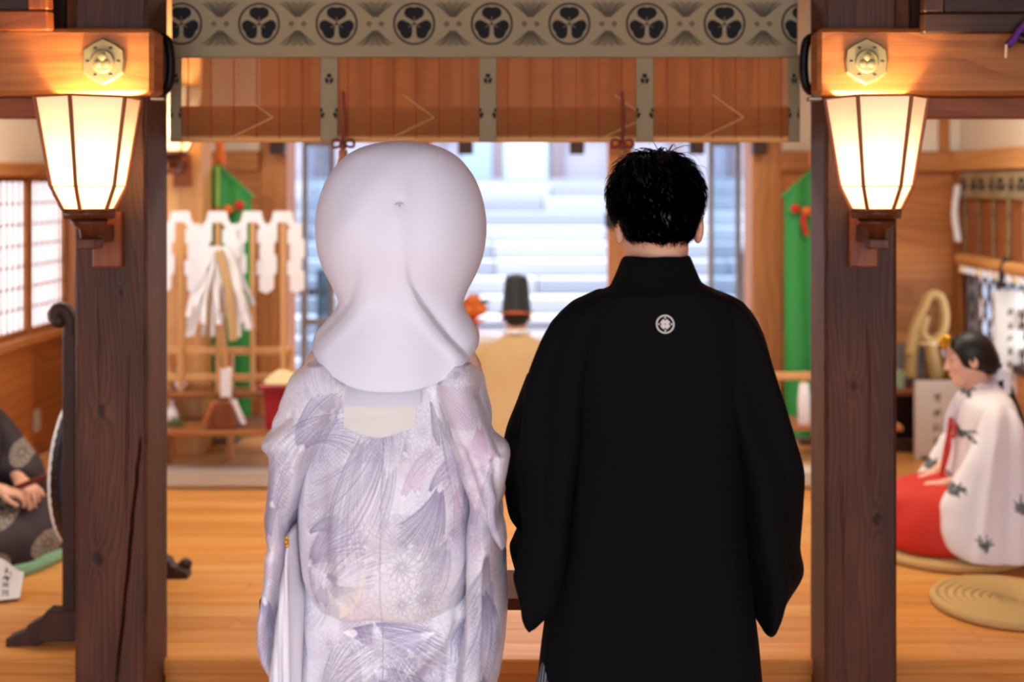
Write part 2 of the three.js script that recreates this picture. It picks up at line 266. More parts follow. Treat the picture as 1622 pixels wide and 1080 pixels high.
{ // right wall with a diamond lattice window
  const w = struct('wall_right', null, null, 'right wall with timber lining');
  part('boards', bx(XR, XR + 0.1, -0.25, TOP, -3.7, 1.6, 0.002, 2), M.midA, w); part('boards', bx(XR, XR + 0.1, -0.25, TOP, -8.8, -7.05, 0.002, 2), M.midA, w);
  part('lower_boards', bx(XR, XR + 0.08, F, 0.66, -7.0, -3.7, 0.002, 2), M.mid, w); part('upper_boards', bx(XR, XR + 0.08, 1.2, 1.70, -7.0, -3.7, 0.002, 2), M.mid, w);
  part('boards', bx(XR, XR + 0.08, 0.66, 1.2, -5.2, -3.7, 0.002, 2), M.mid, w); part('boards', bx(XR, XR + 0.08, 0.66, 1.2, -7.0, -6.85, 0.002, 1), M.mid, w);
  part('rail', bx(XR - 0.05, XR + 0.08, 1.70, 1.815, -7.0, -3.7, 0.005, 2), M.pale, w); part('plaster', bx(XR, XR + 0.07, 1.815, TOP, -7.0, -3.7, 0.002), M.plaster, w);
  part('post', bx(XR - 0.04, XR + 0.08, F, 1.70, -6.99, -6.87, 0.005, 1), M.beam, w);
  const win = struct('window', null, null, 'diamond lattice window in the right wall'); win.name = 'window_7'; win.position.set(XR, 0, 0);
  part('frame', [bx(-0.02, 0.06, 0.66, 0.7, -6.85, -5.2, 0.003, 2), bx(-0.02, 0.06, 1.16, 1.2, -6.85, -5.2, 0.003, 2), bx(-0.02, 0.06, 0.7, 1.16, -6.85, -6.81, 0.003, 1), bx(-0.02, 0.06, 0.7, 1.16, -5.24, -5.2, 0.003, 1)], M.darker, win);
  const seg = (z0, y0, dz, dy) => { // clip a diagonal to the opening
    let t0 = 0, t1 = 1; const cl = (p, d, lo, hi) => { if (Math.abs(d) < 1e-9) return; let a = (lo - p) / d, b = (hi - p) / d; if (a > b) [a, b] = [b, a]; t0 = Math.max(t0, a); t1 = Math.min(t1, b); };
    cl(z0, dz, -6.81, -5.24); cl(y0, dy, 0.7, 1.16); if (t1 - t0 > 0.02) part('lattice_bar', bar([0.02, y0 + dy * t0, z0 + dz * t0], [0.02, y0 + dy * t1, z0 + dz * t1], 0.012, 0.016), M.darker, win); };
  for (let k = -6; k < 18; k++) { seg(-7.2 + k * 0.13, 0.65, 0.36, 0.56); seg(-7.2 + k * 0.13, 1.21, 0.36, -0.56); }
}
{ // back wall, left and right of the opening
  for (const [side, x0, x1] of [['back_left', XL, -1.68], ['back_right', 1.35, XR]]) {
    const w = struct(`wall_${side}`, null, null, 'boarded back wall beside the opening');
    const n = 5; for (let k = 0; k < n; k++) { const y0 = F + k * 0.313; part("plank", bx(x0, x1, y0, y0 + 0.3125, ZB - 0.05, ZB, 0.002, 0), [M.mid, M.midA, M.midB][Math.floor(rnd() * 3)], w); }
    part('rail', bx(x0, x1, 1.70, 1.815, ZB - 0.06, ZB + 0.045, 0.005, 0), M.mid, w); part('plaster', bx(x0, x1, 1.815, TOP, ZB - 0.05, ZB, 0.002), M.plaster, w);
    if (side === 'back_right') part('stud', bx(XR - 0.12, XR - 0.06, 1.815, TOP, ZB, ZB + 0.03, 0.003, 1), M.mid, w);
  }
  const h = struct('wall_lintel', null, null, 'boarded wall over the opening with upright bars');
  part('board', bx(-1.7, 1.4, 1.93, TOP, ZB - 0.12, ZB - 0.07, 0.002, 0), M.mid, h); part('lintel', bx(-1.7, 1.4, 1.895, 1.98, ZB - 0.14, ZB + 0.02, 0.006, 0), M.beam, h);
  for (let x = -1.45; x < 1.2; x += 0.165) part('upright_bar', bx(x, x + 0.055, 1.98, TOP, ZB - 0.07, ZB - 0.02, 0.003, 1), M.redbrown, h);
}
const pillarPlain = (name, label, x, z, w, d, y0, y1, m) => struct(name, cbox(w, y1 - y0, d, 0.008, 1, [x, (y0 + y1) / 2, z]), m, label);
pillarPlain('post', 'square post at the left of the rear opening', -1.6, ZB - 0.12, 0.16, 0.26, F, TOP, M.mid);
pillarPlain('post', 'square post at the right of the rear opening', 1.275, ZB - 0.12, 0.17, 0.3, F, TOP, M.mid);
pillarPlain('post', 'slender post in the rear opening behind the man in black', 0.44, ZB - 0.3, 0.15, 0.15, F, 1.9, M.mid);
pillarPlain('post', 'slender post in the rear opening behind the white hood', -0.78, ZB - 0.3, 0.15, 0.15, F, 1.9, M.mid);
pillarPlain('post', 'pale post carrying the rear left lantern', -1.86, -6.22, 0.19, 0.19, F, TOP, M.pale);
pillarPlain('post', 'pale post carrying the rear right lantern', 1.52, -6.22, 0.19, 0.19, F, TOP, M.pale);
[[-1.55, 'small dark block on the left rear post below the lintel'], [-0.47, 'small dark block below the rear lintel beside the white hood'], [0.17, 'small dark block below the rear lintel between the couple'], [0.86, 'small dark block below the rear lintel above the man in black'], [1.22, 'small dark block on the right rear post below the lintel']].forEach(([x, lab]) => single('bracket_block', [cbox(0.085, 0.1, 0.09, 0.006, 1, [x, 1.845, ZB + 0.09]), cbox(0.05, 0.03, 0.2, 0.004, 2, [x, 1.91, ZB + 0.05])], M.darker, lab, 'bracket', 'dark blocks below the rear lintel'));
single('bell_fixture', [cbox(0.07, 0.1, 0.05, 0.012, 1, [0.38, Y(348, 7.2), -7.2])], M.black, 'small black box fixed to a slender rear post', 'fixture');
// door leaves folded back at both sides of the opening
for (const [x, s, lab] of [[-1.42, 1, 'folded glazed door beside the left rear post'], [1.1, -1, 'folded glazed door beside the right rear post']]) {
  const d = struct('door', null, null, lab); d.name = s > 0 ? 'door_1' : 'door_2'; d.position.set(x, 0, -7.45);
  const fm = std({ color: 0x858b92, roughness: 0.5 });
  part('stile', bx(-0.1, -0.07, F + 0.1, 1.9, -0.02, 0.02, 0.003, 1), fm, d); part('stile', bx(0.07, 0.1, F + 0.1, 1.9, -0.02, 0.02, 0.003, 1), fm, d);
  for (const y of [F + 0.1, 0.75, 1.86]) part('rail', bx(-0.07, 0.07, y, y + 0.04, -0.015, 0.015, 0.003, 0), fm, d);
  part('pane', bx(-0.07, 0.07, F + 0.14, 1.86, -0.002, 0.002, 0.0005), phy({ color: 0xdfeaf2, roughness: 0.02, transmission: 1, thickness: 0 }), d);
}

// the two great pillars: worn square timbers with drying cracks and knots
function greatPillar(label, x, cracks, knots, s) {
  const w = 0.218, dd = 0.205, n = 400, rows = 300, H = TOP, r = 0.012;
  const g = sheet((u, v) => {
    const per = 2 * (w + dd); let t = u * per, px, pz, nx = 0, nz = 0, e;                    // walk round the square, starting at the back
    if (t < w) { px = w / 2 - t; pz = -dd / 2; nz = -1; e = Math.min(t, w - t); } else if ((t -= w) < dd) { px = -w / 2; pz = -dd / 2 + t; nx = -1; e = Math.min(t, dd - t); }
    else if ((t -= dd) < w) { px = -w / 2 + t; pz = dd / 2; nz = 1; e = Math.min(t, w - t); } else { t -= w; px = w / 2; pz = dd / 2 - t; nx = 1; e = Math.min(t, dd - t); }
    const y = v * H; let d = -r * sst(r, 0, e) * 0.42;
    if (e < 0.01) { px *= 1 - 0.03 * sst(0.01, 0, e); pz *= 1 - 0.03 * sst(0.01, 0, e); d -= 0.004 * sst(0.55, 0.8, fbm(y * 14, nx * 3 + 1, s)); }
    d += 0.0012 * (fbm(u * 40, y * 6, s + 2) - 0.5);
    if (nz > 0) { for (const [x0, y0, x1, y1, dp] of cracks) { const q = clamp((y - y0) / (y1 - y0)); if (y > Math.min(y0, y1) && y < Math.max(y0, y1)) { const cx = mixn(x0, x1, q) + 0.004 * (vnoise(y * 22, 1, s) - 0.5); d -= dp * gauss(px - cx, 0.0028) * Math.sin(Math.PI * clamp(q, 0.02, 0.98)) ** 0.4; } }
      for (const [kx, ky, kr] of knots) { const q = Math.hypot(px - kx, (y - ky) * 0.75) / kr; d -= 0.0025 * gauss(q, 0.6) - 0.0012 * gauss(q - 1.3, 0.35); } }
    return [x + px + nx * d, y, -3.7025 + pz + nz * d, u * per, y];
  }, n, rows);
  return struct('pillar', g, null, label).add ? (scene.children[scene.children.length - 1].material = pillarMat(knots, s), scene.children[scene.children.length - 1]) : null;
}
function pillarMat(knots, s) { // grain bending round the knots; u runs round the timber (front face 0.423 to 0.641 m)
  const W = 768, H = 1536, per = 0.846, hm = new Float32Array(W * H);
  for (let j = 0; j < H; j++) for (let i = 0; i < W; i++) {
    const u = (i / W) * per, y = (j / H) * TOP; let w = fbm(u * 9, y * 1.1, s) * 0.16, k = 0;
    for (const [kx, ky, kr] of knots) { const dx = u - 0.532 - kx, dy = y - ky, q = Math.hypot(dx, dy * 0.6) / kr; w += 0.05 * Math.sign(dx || 1) * Math.exp(-q * 0.8); k = Math.max(k, sst(1.1, 0.35, q) * (0.75 + 0.25 * Math.sin(q * 22))); }
    const ring = ((u + w) * 62) % 1, late = sst(0.3, 0.95, ring), fine = vnoise(u * 900, y * 9, s + 4), stain = fbm(u * 6, y * 2.2, s + 9);
    hm[j * W + i] = clamp(late * 0.26 + fine * 0.3 + (stain - 0.32) * 0.9 + k * 0.7);
  }
  const A = [112, 62, 38], B = [38, 19, 12];
  const c = tex(W, H, (u, v, i, j) => { const t = hm[j * W + i]; return [0, 1, 2].map((q) => mixn(A[q], B[q], t)); }, true, [1 / per, 1 / TOP]);
  const b = tex(W, H, (u, v, i, j) => { const t = 255 * (1 - hm[j * W + i]); return [t, t, t]; }, false, [1 / per, 1 / TOP]);
  return std({ map: c, bumpMap: b, bumpScale: 0.001, roughness: 0.62 });
}
greatPillar('great dark timber pillar with a long crack beside the drum', -1.312, [[0.09, 0.86, 0.018, 0.12, 0.035], [0.055, 1.12, 0.045, 0.6, 0.006], [-0.04, 1.28, -0.035, 0.95, 0.004]], [[-0.03, 0.945, 0.016], [-0.04, 0.5, 0.017], [0.03, 1.3, 0.009]], 51);
greatPillar('great dark timber pillar beside the shrine maiden', 0.942, [[0.02, 1.2, 0.03, 0.7, 0.006], [-0.06, 0.8, -0.05, 0.3, 0.005]], [[0.05, 0.62, 0.015], [-0.02, 1.02, 0.012]], 77);
{ // beams over the side bays
  struct('beam', [bx(XL, -1.156, 1.889, 2.084, -3.62, -3.515, 0.012, 0)], M.beam, 'heavy timber beam over the left bay with a bronze nail cover');
  struct('beam', [bx(0.793, XR, 1.889, 2.084, -3.62, -3.515, 0.012, 0)], M.beam, 'heavy timber beam over the right bay with a bronze nail cover');
  struct('beam', [bx(XL, -1.42, 1.825, 1.889, -3.68, -3.6, 0.005, 0)], M.redbrown, 'thin tie beam below the left beam');
  struct('beam', [bx(1.05, XR, 1.825, 1.889, -3.68, -3.6, 0.005, 0)], M.redbrown, 'thin tie beam below the right beam');
  for (const [a, b] of [[XL, -1.43], [1.06, XR]]) { const w = struct('wall_upper', null, null, 'boarded wall above the side bay'); part('boards', bx(a, b, 2.084, TOP, -3.74, -3.69, 0.002, 1), M.redbrown, w); for (let x = a + 0.05; x < b; x += 0.2) part('batten', bx(x, x + 0.045, 2.084, TOP, -3.69, -3.66, 0.003, 1), M.darker, w); }
  struct('beam', [bx(-1.2, 0.83, 2.32, 2.6, -3.82, -3.6, 0.01, 0)], M.beam, 'head beam between the two pillars'); struct('wall_upper', bx(-1.2, 0.83, 2.6, TOP, -3.74, -3.69, 0.002, 0), M.redbrown);
}
// front of the building behind the camera: posts, head beam and eaves, open to the forecourt
for (const x of [XL + 0.1, -0.95, 0.6, XR - 0.1]) pillarPlain('post', 'front post of the hall towards the forecourt', x, 1.5, 0.2, 0.2, 0, TOP, M.dark);
struct('beam', bx(XL, XR, 2.75, TOP, 1.4, 1.6, 0.01, 0), M.beam, 'front head beam of the hall');
// outside: forecourt, gravel, stone steps and the upper shrine
struct('ground', bx(-40, 40, -0.6, -0.25, -60, 40, 0.01), M.gravel, 'pale gravel around the hall');

// ------------------------------------------------------------------ hexagonal wall lanterns
const wf = woodMat(W_MID, 0xcaa084, 0.5), wfd = woodMat(W_MID, 0x8a6450, 0.5);
function lantern(label, x, y, z, turn, power, group) {      // z: face of the post it hangs on; y: foot of the shade
  const t = thing('wall_lantern', label, 'lantern', [x, y, z], 0, group), zc = 0.165, prof = [[0.069, 0], [0.101, 0.064], [0.144, 0.313]];
  const ring = (r, yy, k) => { const a = turn + (k - 0.5) * Math.PI / 3; return [Math.sin(a) * r, yy, zc + Math.cos(a) * r]; };
  for (let k = 0; k < 6; k++) for (let j = 0; j < 2; j++) {
    const [r0, y0] = prof[j], [r1, y1] = prof[j + 1], a = ring(r0 - 0.002, y0, k), b = ring(r0 - 0.002, y0, k + 1), c = ring(r1 - 0.002, y1, k + 1), d = ring(r1 - 0.002, y1, k);
    part('paper_pane', sheet((u, v) => [0, 1, 2].map((i) => mixn(mixn(a[i], b[i], u), mixn(d[i], c[i], u), v)), 1, 1), lampPaper, t);
  }
  for (let k = 0; k < 6; k++) part('rib', [bar(ring(0.07, -0.004, k), ring(0.102, 0.064, k), 0.01), bar(ring(0.102, 0.062, k), ring(0.146, 0.318, k), 0.01)], wf, t);
  for (let k = 0; k < 6; k++) { part('rail', bar(ring(0.103, 0.064, k), ring(0.103, 0.064, k + 1), 0.0035), wfd, t); part('top_rail', bar(ring(0.146, 0.316, k), ring(0.146, 0.316, k + 1), 0.007, 0.006), wf, t); }
  part('cup', [lathe([[0, -0.03], [0.07, -0.028], [0.072, 0.0], [0, 0.002]], 6).rotateY(turn + Math.PI / 6).translate(0, 0, zc), lathe([[0, -0.085], [0.025, -0.085], [0.03, -0.06], [0.05, -0.045], [0.055, -0.03], [0, -0.03]], 6).rotateY(turn).translate(0, 0, zc)], wfd, t);
  part('arm', [cbox(0.045, 0.05, 0.15, 0.004, 2, [0.0, -0.075, 0.085]), cbox(0.06, 0.03, 0.06, 0.004, 2, [0, -0.1, zc])], wfd, t);
  part('back_plate', cbox(0.086, 0.165, 0.03, 0.004, 1, [0, -0.095, 0.015]), wf, t);
  part('bulb', ball(0.035, [0, 0.12, zc]), std({ color: 0xffffff, emissive: new THREE.Color(1, 0.72, 0.4), emissiveIntensity: 3 }), t);
  const l = new THREE.PointLight(new THREE.Color(1, 0.7, 0.38), power, 0, 2); l.position.set(x, y + 0.12, z + zc); l.castShadow = true; l.shadow.radius = 1.7; scene.add(l);
  return t;
}
const lampPaper = phy({ color: 0xe6dcc6, roughness: 1, transmission: 0.075, thickness: 0, side: THREE.DoubleSide });
lantern('lit paper lantern on the cracked pillar beside the drum', -1.312, 1.557, -3.6, 0.54, 1.6);
lantern('lit paper lantern on the pillar beside the shrine maiden', 0.942, 1.557, -3.6, -0.09, 1.6);
lantern('lit paper lantern on a pale post behind the rolled blind', -1.86, 1.79, -6.125, 0.3, 1.3);
lantern('lit paper lantern on the rear right post', 1.52, 1.79, -6.125, 0, 1.3);

// added fill lamps in square paper boxes, unseen above the frame, warming the hall
for (const [x, lab] of [[-1.95, 'added square paper fill lamp over the left aisle'], [XM, 'added square paper fill lamp over the middle of the hall'], [1.6, 'added square paper fill lamp over the right aisle']]) {
  const t = thing('added_fill_lamp', lab, 'lamp', [x, TOP - 0.1, -5.05]); for (const s of [-1, 1]) { part('frame_board', cbox(0.66, 0.1, 0.02, 0.003, 0, [0, -0.05, s * 0.32]), M.midA, t); part('frame_board', cbox(0.02, 0.1, 0.62, 0.003, 2, [s * 0.32, -0.05, 0]), M.midA, t); }
  part('diffuser', cbox(0.61, 0.012, 0.61, 0.003, 0, [0, -0.085, 0]), std({ color: 0xfff4e0, emissive: new THREE.Color(1, 0.86, 0.68), emissiveIntensity: 1.5 }), t);
  const l = new THREE.RectAreaLight(new THREE.Color(1, 0.86, 0.68), 14, 0.6, 0.6); l.position.set(x, TOP - 0.2, -5.05); l.rotation.x = -Math.PI / 2; scene.add(l);
}

// bronze nail covers
function nailCover(label, x) {
  const t = thing('nail_cover', label, 'ornament', [x, 1.986, -3.515], 0, 'bronze nail covers on the beams');
  const hex = new THREE.Shape(); for (let k = 0; k < 6; k++) { const a = k * Math.PI / 3 + Math.PI / 6, b = a + Math.PI / 6; const p = [Math.cos(a) * 0.064, Math.sin(a) * 0.064]; k ? hex.lineTo(...p) : hex.moveTo(...p); const q = [Math.cos(b) * 0.0585, Math.sin(b) * 0.0585]; hex.lineTo(...q); }
  hex.closePath(); part('plate', extr(hex, 0.008, 0.004), M.bronze, t);
  part('boss', lathe([[0.034, 0.012], [0.034, 0.0165], [0.03, 0.019], [0.0, 0.0195]], 32).rotateX(Math.PI / 2), M.bronze, t);
  for (let k = 0; k < 3; k++) { const a = k * 2.094 + Math.PI / 2; part('leaf_relief', ball(0.012, [Math.cos(a) * 0.014, Math.sin(a) * 0.014, 0.019], 1, 1, 0.3, 12), M.bronze, t); }
  for (let k = 0; k < 6; k++) { const a = k * Math.PI / 3; part('nail_hole', ball(0.0045, [Math.cos(a) * 0.045, Math.sin(a) * 0.045, 0.012], 1.3, 0.9, 0.4, 8), M.black, t); }
}
nailCover('hexagonal bronze nail cover on the beam above the left lantern', -1.298); nailCover('hexagonal bronze nail cover on the beam above the right lantern', 0.933);

// framed pictures hung above the beams
for (const [x0, x1, y0, lab, m] of [[-2.3, X(78, 3.48), Y(48, 3.48), 'dark framed votive picture above the left beam', 1], [X(1462, 3.48), 2.2, Y(52, 3.48), 'dark framed votive picture with gold ground above the right beam', 0]]) {
  const t = thing('picture_frame', lab, 'picture', [(x0 + x1) / 2, y0, -3.5]), w = x1 - x0, h = 0.6, fm = m ? M.redbrown : M.darker; t.rotation.x = 0.1;
  for (const [a, b, c, d] of [[-w / 2, w / 2, 0, 0.06], [-w / 2, w / 2, h - 0.06, h], [-w / 2, -w / 2 + 0.06, 0.06, h - 0.06], [w / 2 - 0.06, w / 2, 0.06, h - 0.06]]) part('frame_board', bx(a, b, c, d, -0.02, 0.025, 0.006), fm, t);
  for (const [a, b, c, d] of [[-w / 2 + 0.06, w / 2 - 0.06, 0.06, 0.1], [-w / 2 + 0.06, w / 2 - 0.06, h - 0.1, h - 0.06], [-w / 2 + 0.06, -w / 2 + 0.1, 0.1, h - 0.1], [w / 2 - 0.1, w / 2 - 0.06, 0.1, h - 0.1]]) part('inner_moulding', bx(a, b, c, d, -0.02, 0.01, 0.004), M.darker, t);
  part('picture', bx(-w / 2 + 0.09, w / 2 - 0.09, 0.09, h - 0.09, -0.02, -0.005, 0.001), std({ color: m ? 0x8a3a26 : 0xd8b45c, roughness: 0.6 }), t);
}
{ const d = 3.44, t = thing('tassel', 'purple silk cord tassel hanging by the right picture', 'tassel', [0, 0, 0]), q = (a, b) => [X(a, d), Y(b, d), -d], pm = std({ color: 0x5a2480, roughness: 0.6 });
  part('cord', tube([q(1660, 20), q(1635, 30), q(1618, 45), q(1606, 62), q(1596, 72)], 0.011), pm, t); part('tip', bar(q(1594, 70), q(1593, 92), 0.007), M.cream, t); part('knot', tube([q(1650, 30), q(1640, 55), q(1622, 62), q(1612, 58)], 0.014), M.black, t); }

// ------------------------------------------------------------------ the bamboo blind between the pillars
function crest3(g, x, y, r, ink, ground) { // ring with a three leaved plant
  g.save(); g.translate(x, y); g.scale(r, r); g.strokeStyle = ink; g.fillStyle = ink; g.lineWidth = 0.09; g.beginPath(); g.arc(0, 0, 0.95, 0, 7); g.stroke();
  leaves3(g, ink, ground); g.restore();
}
function leaves3(g, ink, ground) {
  for (let k = 0; k < 3; k++) { g.save(); g.rotate(k * 2.0944); g.fillStyle = ink; g.beginPath(); g.moveTo(0, -0.08); g.bezierCurveTo(-0.2, -0.28, -0.52, -0.3, -0.46, -0.58); g.bezierCurveTo(-0.42, -0.8, -0.12, -0.84, 0, -0.76); g.bezierCurveTo(0.12, -0.84, 0.42, -0.8, 0.46, -0.58); g.bezierCurveTo(0.52, -0.3, 0.2, -0.28, 0, -0.08); g.fill();
    g.strokeStyle = ground; g.lineWidth = 0.035; g.beginPath(); g.moveTo(0, -0.1); g.lineTo(0, -0.34); g.stroke(); g.restore(); }
  g.strokeStyle = ground; g.lineWidth = 0.07; for (let k = 0; k < 3; k++) { g.save(); g.rotate(k * 2.0944 + 1.047); g.beginPath(); g.moveTo(0, -0.08); g.lineTo(0, -0.34); g.stroke(); g.restore(); }
  g.fillStyle = ground; g.beginPath(); g.arc(0, 0, 0.12, 0, 7); g.fill(); g.fillStyle = ink; g.beginPath(); g.arc(0, 0, 0.07, 0, 7); g.fill();
}
const BG = '#988a6c', INK = '#11131a', INK2 = '#4c4738';
function clothGround(g, w, h) { g.fillStyle = BG; g.fillRect(0, 0, w, h); for (let k = 0; k < w * h / 60; k++) { g.fillStyle = rnd() < 0.5 ? 'rgba(60,54,38,0.10)' : 'rgba(210,196,150,0.10)'; g.fillRect(rnd() * w, rnd() * h, rr(2, 9), 1); } }
const bandTex = drawn(2048, 208, (g, w, h) => {               // 2.02 m by 0.205 m
  clothGround(g, w, h); const k = w / 2.02;
  for (let i = -1; i < 10; i++) { const cx = (0.031 + i * 0.2505) * k, cy = h * 0.47; crest3(g, cx, cy, 0.068 * k, INK, BG);
    const mx = cx + 0.125 * k; g.fillStyle = INK2; for (const s of [-1, 1]) { g.save(); g.translate(mx + s * 0.02 * k, cy); g.rotate(Math.PI / 4); g.fillRect(-7, -7, 14, 14); g.fillStyle = BG; g.fillRect(-2.5, -2.5, 5, 5); g.fillStyle = INK2; g.restore(); }
    for (const s of [-1, 1]) { g.strokeStyle = INK2; g.lineWidth = 1.6; for (let q = -14; q <= 14; q++) { g.beginPath(); g.moveTo(mx + q * 0.6, cy + s * 0.022 * k); g.quadraticCurveTo(mx + q * 2.2, cy + s * 0.045 * k, mx + q * 4.4, cy + s * (0.068 - 0.004 * Math.cos(q)) * k); g.stroke(); }
      g.lineWidth = 1.2; for (let q = 1; q < 5; q++) { g.beginPath(); g.moveTo(mx - q * 13, cy + s * (0.03 + q * 0.009) * k); g.lineTo(mx + q * 13, cy + s * (0.03 + q * 0.009) * k); g.stroke(); } } }
  g.strokeStyle = 'rgba(30,28,20,0.7)'; g.lineWidth = 2; g.strokeRect(0, 1, w, h - 2);
});
const stripTex = drawn(128, 512, (g, w, h) => { clothGround(g, w, h); crest3s(g, w / 2, h * 0.28, 40); for (const s of [0, 1]) crest3s(g, s * w, h * 0.68, 40); g.strokeStyle = 'rgba(40,36,26,0.5)'; g.lineWidth = 3; g.strokeRect(1, 1, w - 2, h - 2); });
function crest3s(g, x, y, r) { g.save(); g.translate(x, y); g.scale(r, r); leaves3(g, INK, BG); g.restore(); }
const bandMat = std({ map: bandTex, roughness: 0.9, side: THREE.DoubleSide }), stripMat = std({ map: stripTex, roughness: 0.9, side: THREE.DoubleSide });
const reed = phy({ color: 0xc97a38, roughness: 0.6, transmission: 0.3, thickness: 0 }), thread = std({ color: 0xa8281c, roughness: 0.8 }), node = std({ color: 0xd8a060, roughness: 0.6 });
const tasselM = std({ color: 0xb07848, roughness: 0.8 }), cordM = std({ color: 0x7c3626, roughness: 0.7 });
{
  const d = 3.86, x0 = X(274, d), x1 = X(1262, d), t = thing('bamboo_blind', 'rolled bamboo blind with a crest printed band between the pillars', 'blind', [0, 0, 0]), yb = Y(92, d), yt = 2.32, y2 = Y(222, d), z = -d;
  part('crest_band', sheet((u, v) => { const y = mixn(yb, yb + 0.205, v); return [mixn(x0, x1, u), y, z + 0.012 + 0.002 * Math.sin(u * 40), u, v]; }, 80, 6), bandMat, t, 'olive cloth band printed with black three leaved crests');
  const rods = [], L = x1 - x0; // reeds of about three millimetres
  for (let y = y2 + 0.02; y < yt; y += 0.0047) { const g = new THREE.CylinderGeometry(0.0018, 0.0018, L, 5, 1).rotateZ(Math.PI / 2); rods.push(g.translate((x0 + x1) / 2, y, z + 0.001 * Math.sin(y * 900))); }
  for (const [yy, r] of [[y2 + 0.045, 0.03], [y2 + 0.03, 0.022]]) for (let k = 0; k < 26; k++) { const a = k / 26 * 6.283; rods.push(new THREE.CylinderGeometry(0.002, 0.002, L, 5, 1).rotateZ(Math.PI / 2).translate((x0 + x1) / 2, yy + Math.sin(a) * r * 1.1, z - 0.045 + Math.cos(a) * r)); }
  for (let y = y2 + 0.012; y < y2 + 0.11; y += 0.0045) rods.push(new THREE.CylinderGeometry(0.002, 0.002, L, 5, 1).rotateZ(Math.PI / 2).translate((x0 + x1) / 2, y, z - 0.008));
  part('reeds', rods, reed, t, 'fine red brown bamboo reeds').userData.kind = 'stuff';
  const th = []; for (let k = 0; k < 27; k++) { const x = x0 + 0.05 + k * (L - 0.1) / 26; th.push(bx(x - 0.0012, x + 0.0012, y2 + 0.005, yb, z + 0.002, z + 0.0045, 0.0005)); }
  th.forEach((g) => part('binding_thread', g, thread, t));
  part('bottom_rod', new THREE.CylinderGeometry(0.011, 0.011, L + 0.02, 12).rotateZ(Math.PI / 2).translate((x0 + x1) / 2, y2 + 0.004, z - 0.01), node, t, 'orange brown bamboo rod');
  for (const px of [280, 522, 773, 1021, 1257]) { const xc = X(px, d), w = px === 280 || px === 1257 ? 0.018 : 0.0275; part('cloth_strip', sheet((u, v) => [xc + (u - 0.5) * 2 * w, mixn(y2 - 0.004, yb + 0.01, v), z + 0.009 + 0.003 * Math.sin(v * 5), u, v], 6, 20), stripMat, t, 'olive cloth strip with small crests'); }
  for (const px of [385, 640, 975, 1130]) for (const [a, b, c, e] of [[-2, 150, 48, 186], [48, 186, -28, 222]]) part('pale_node_line', bar([X(px + a, d), Y(b, d), z + 0.004], [X(px + c, d), Y(e, d), z + 0.004], 0.004, 0.002), node, t);
  for (const px of [545, 985]) { const xc = X(px, d), y0 = y2 - 0.005; part('knot', [tube([[xc, y0 + 0.16, z + 0.02], [xc + 0.004, y0 + 0.07, z + 0.022], [xc, y0, z + 0.02]], 0.005), tube([[xc, y0, z + 0.02], [xc - 0.03, y0 + 0.004, z + 0.022], [xc - 0.032, y0 - 0.018, z + 0.02], [xc, y0 - 0.014, z + 0.02]], 0.0045), tube([[xc, y0, z + 0.02], [xc + 0.03, y0 + 0.004, z + 0.018], [xc + 0.034, y0 - 0.016, z + 0.02], [xc, y0 - 0.014, z + 0.02]], 0.0045), ball(0.014, [xc, y0 - 0.012, z + 0.02])], cordM, t);
    part('tassel', lathe([[0, -0.022], [0.013, -0.026], [0.016, -0.04], [0.013, -0.046], [0.017, -0.06], [0.021, -0.11], [0, -0.11]], 14).translate(xc, y0, z + 0.02), tasselM, t, 'tan silk tassel'); }
}
for (const [x, s, lab] of [[-1.2, 1, 'black iron blind hook on the cracked pillar'], [0.83, -1, 'black iron blind hook on the pillar beside the shrine maiden']]) {
  const t = thing('blind_hook', lab, 'hook', [x, 2.0, -3.7]); part('plate', cbox(0.012, 0.2, 0.05, 0.005, 1, [s * 0.006, 0, 0]), M.iron, t); part('hook', tube([[s * 0.01, 0.08, 0], [s * 0.03, 0.07, 0.01], [s * 0.042, 0.0, 0.012], [s * 0.034, -0.07, 0.01], [s * 0.015, -0.09, 0]], 0.014, 24, 10), M.iron, t);
  part('catch', cbox(0.045, 0.012, 0.03, 0.004, 0, [s * 0.02, -0.115, 0.06]), M.silver, t);
}

// ------------------------------------------------------------------ outside the rear opening
{ const st = thing('stone_stairs', 'broad sunlit stone stairs behind the rear opening', 'stairs', [0, 0, 0]);
  for (let k = 0; k < 11; k++) { const y = -0.25 + k * 0.17, z = -11.5 - k * 0.36; let x = -4.2; while (x < 4) { let L = rr(1.1, 1.9); if (x + L > 3.4) L = 4.25 - x; part('step_stone', cbox(L - 0.012, 0.17, 0.4, 0.012, 0, [x + L / 2, y + 0.085, z - 0.2 + rr(-0.006, 0.006)]), rnd() < 0.5 ? M.stone : M.stoneB, st); x += L; } }
  part('stair_core', extr(poly([[11.6, -0.3], [15.6, 1.55], [15.6, -0.3]]), 8.2, 0).rotateY(Math.PI / 2).translate(-4.1, 0, 0), M.stoneB, st); }
struct('ground', bx(-12, 12, 1.3, 1.6, -45, -15.4, 0.01), M.gravel, 'upper terrace of pale gravel');
for (const s of [-1, 1]) { const w = thing('stair_wall', s < 0 ? 'stone side wall left of the outdoor stairs' : 'stone side wall right of the outdoor stairs', 'wall', [s * 4.6, -0.25, -13.5]);
  for (let j = 0; j < 7; j++) for (let k = 0; k < 5; k++) part('block', cbox(0.5, 0.3, 0.86, 0.02, 2, [0, 0.15 + j * 0.302, 1.9 - k * 0.87 - (j % 2) * 0.3]), (j + k) % 2 ? M.stone : M.stoneB, w); }
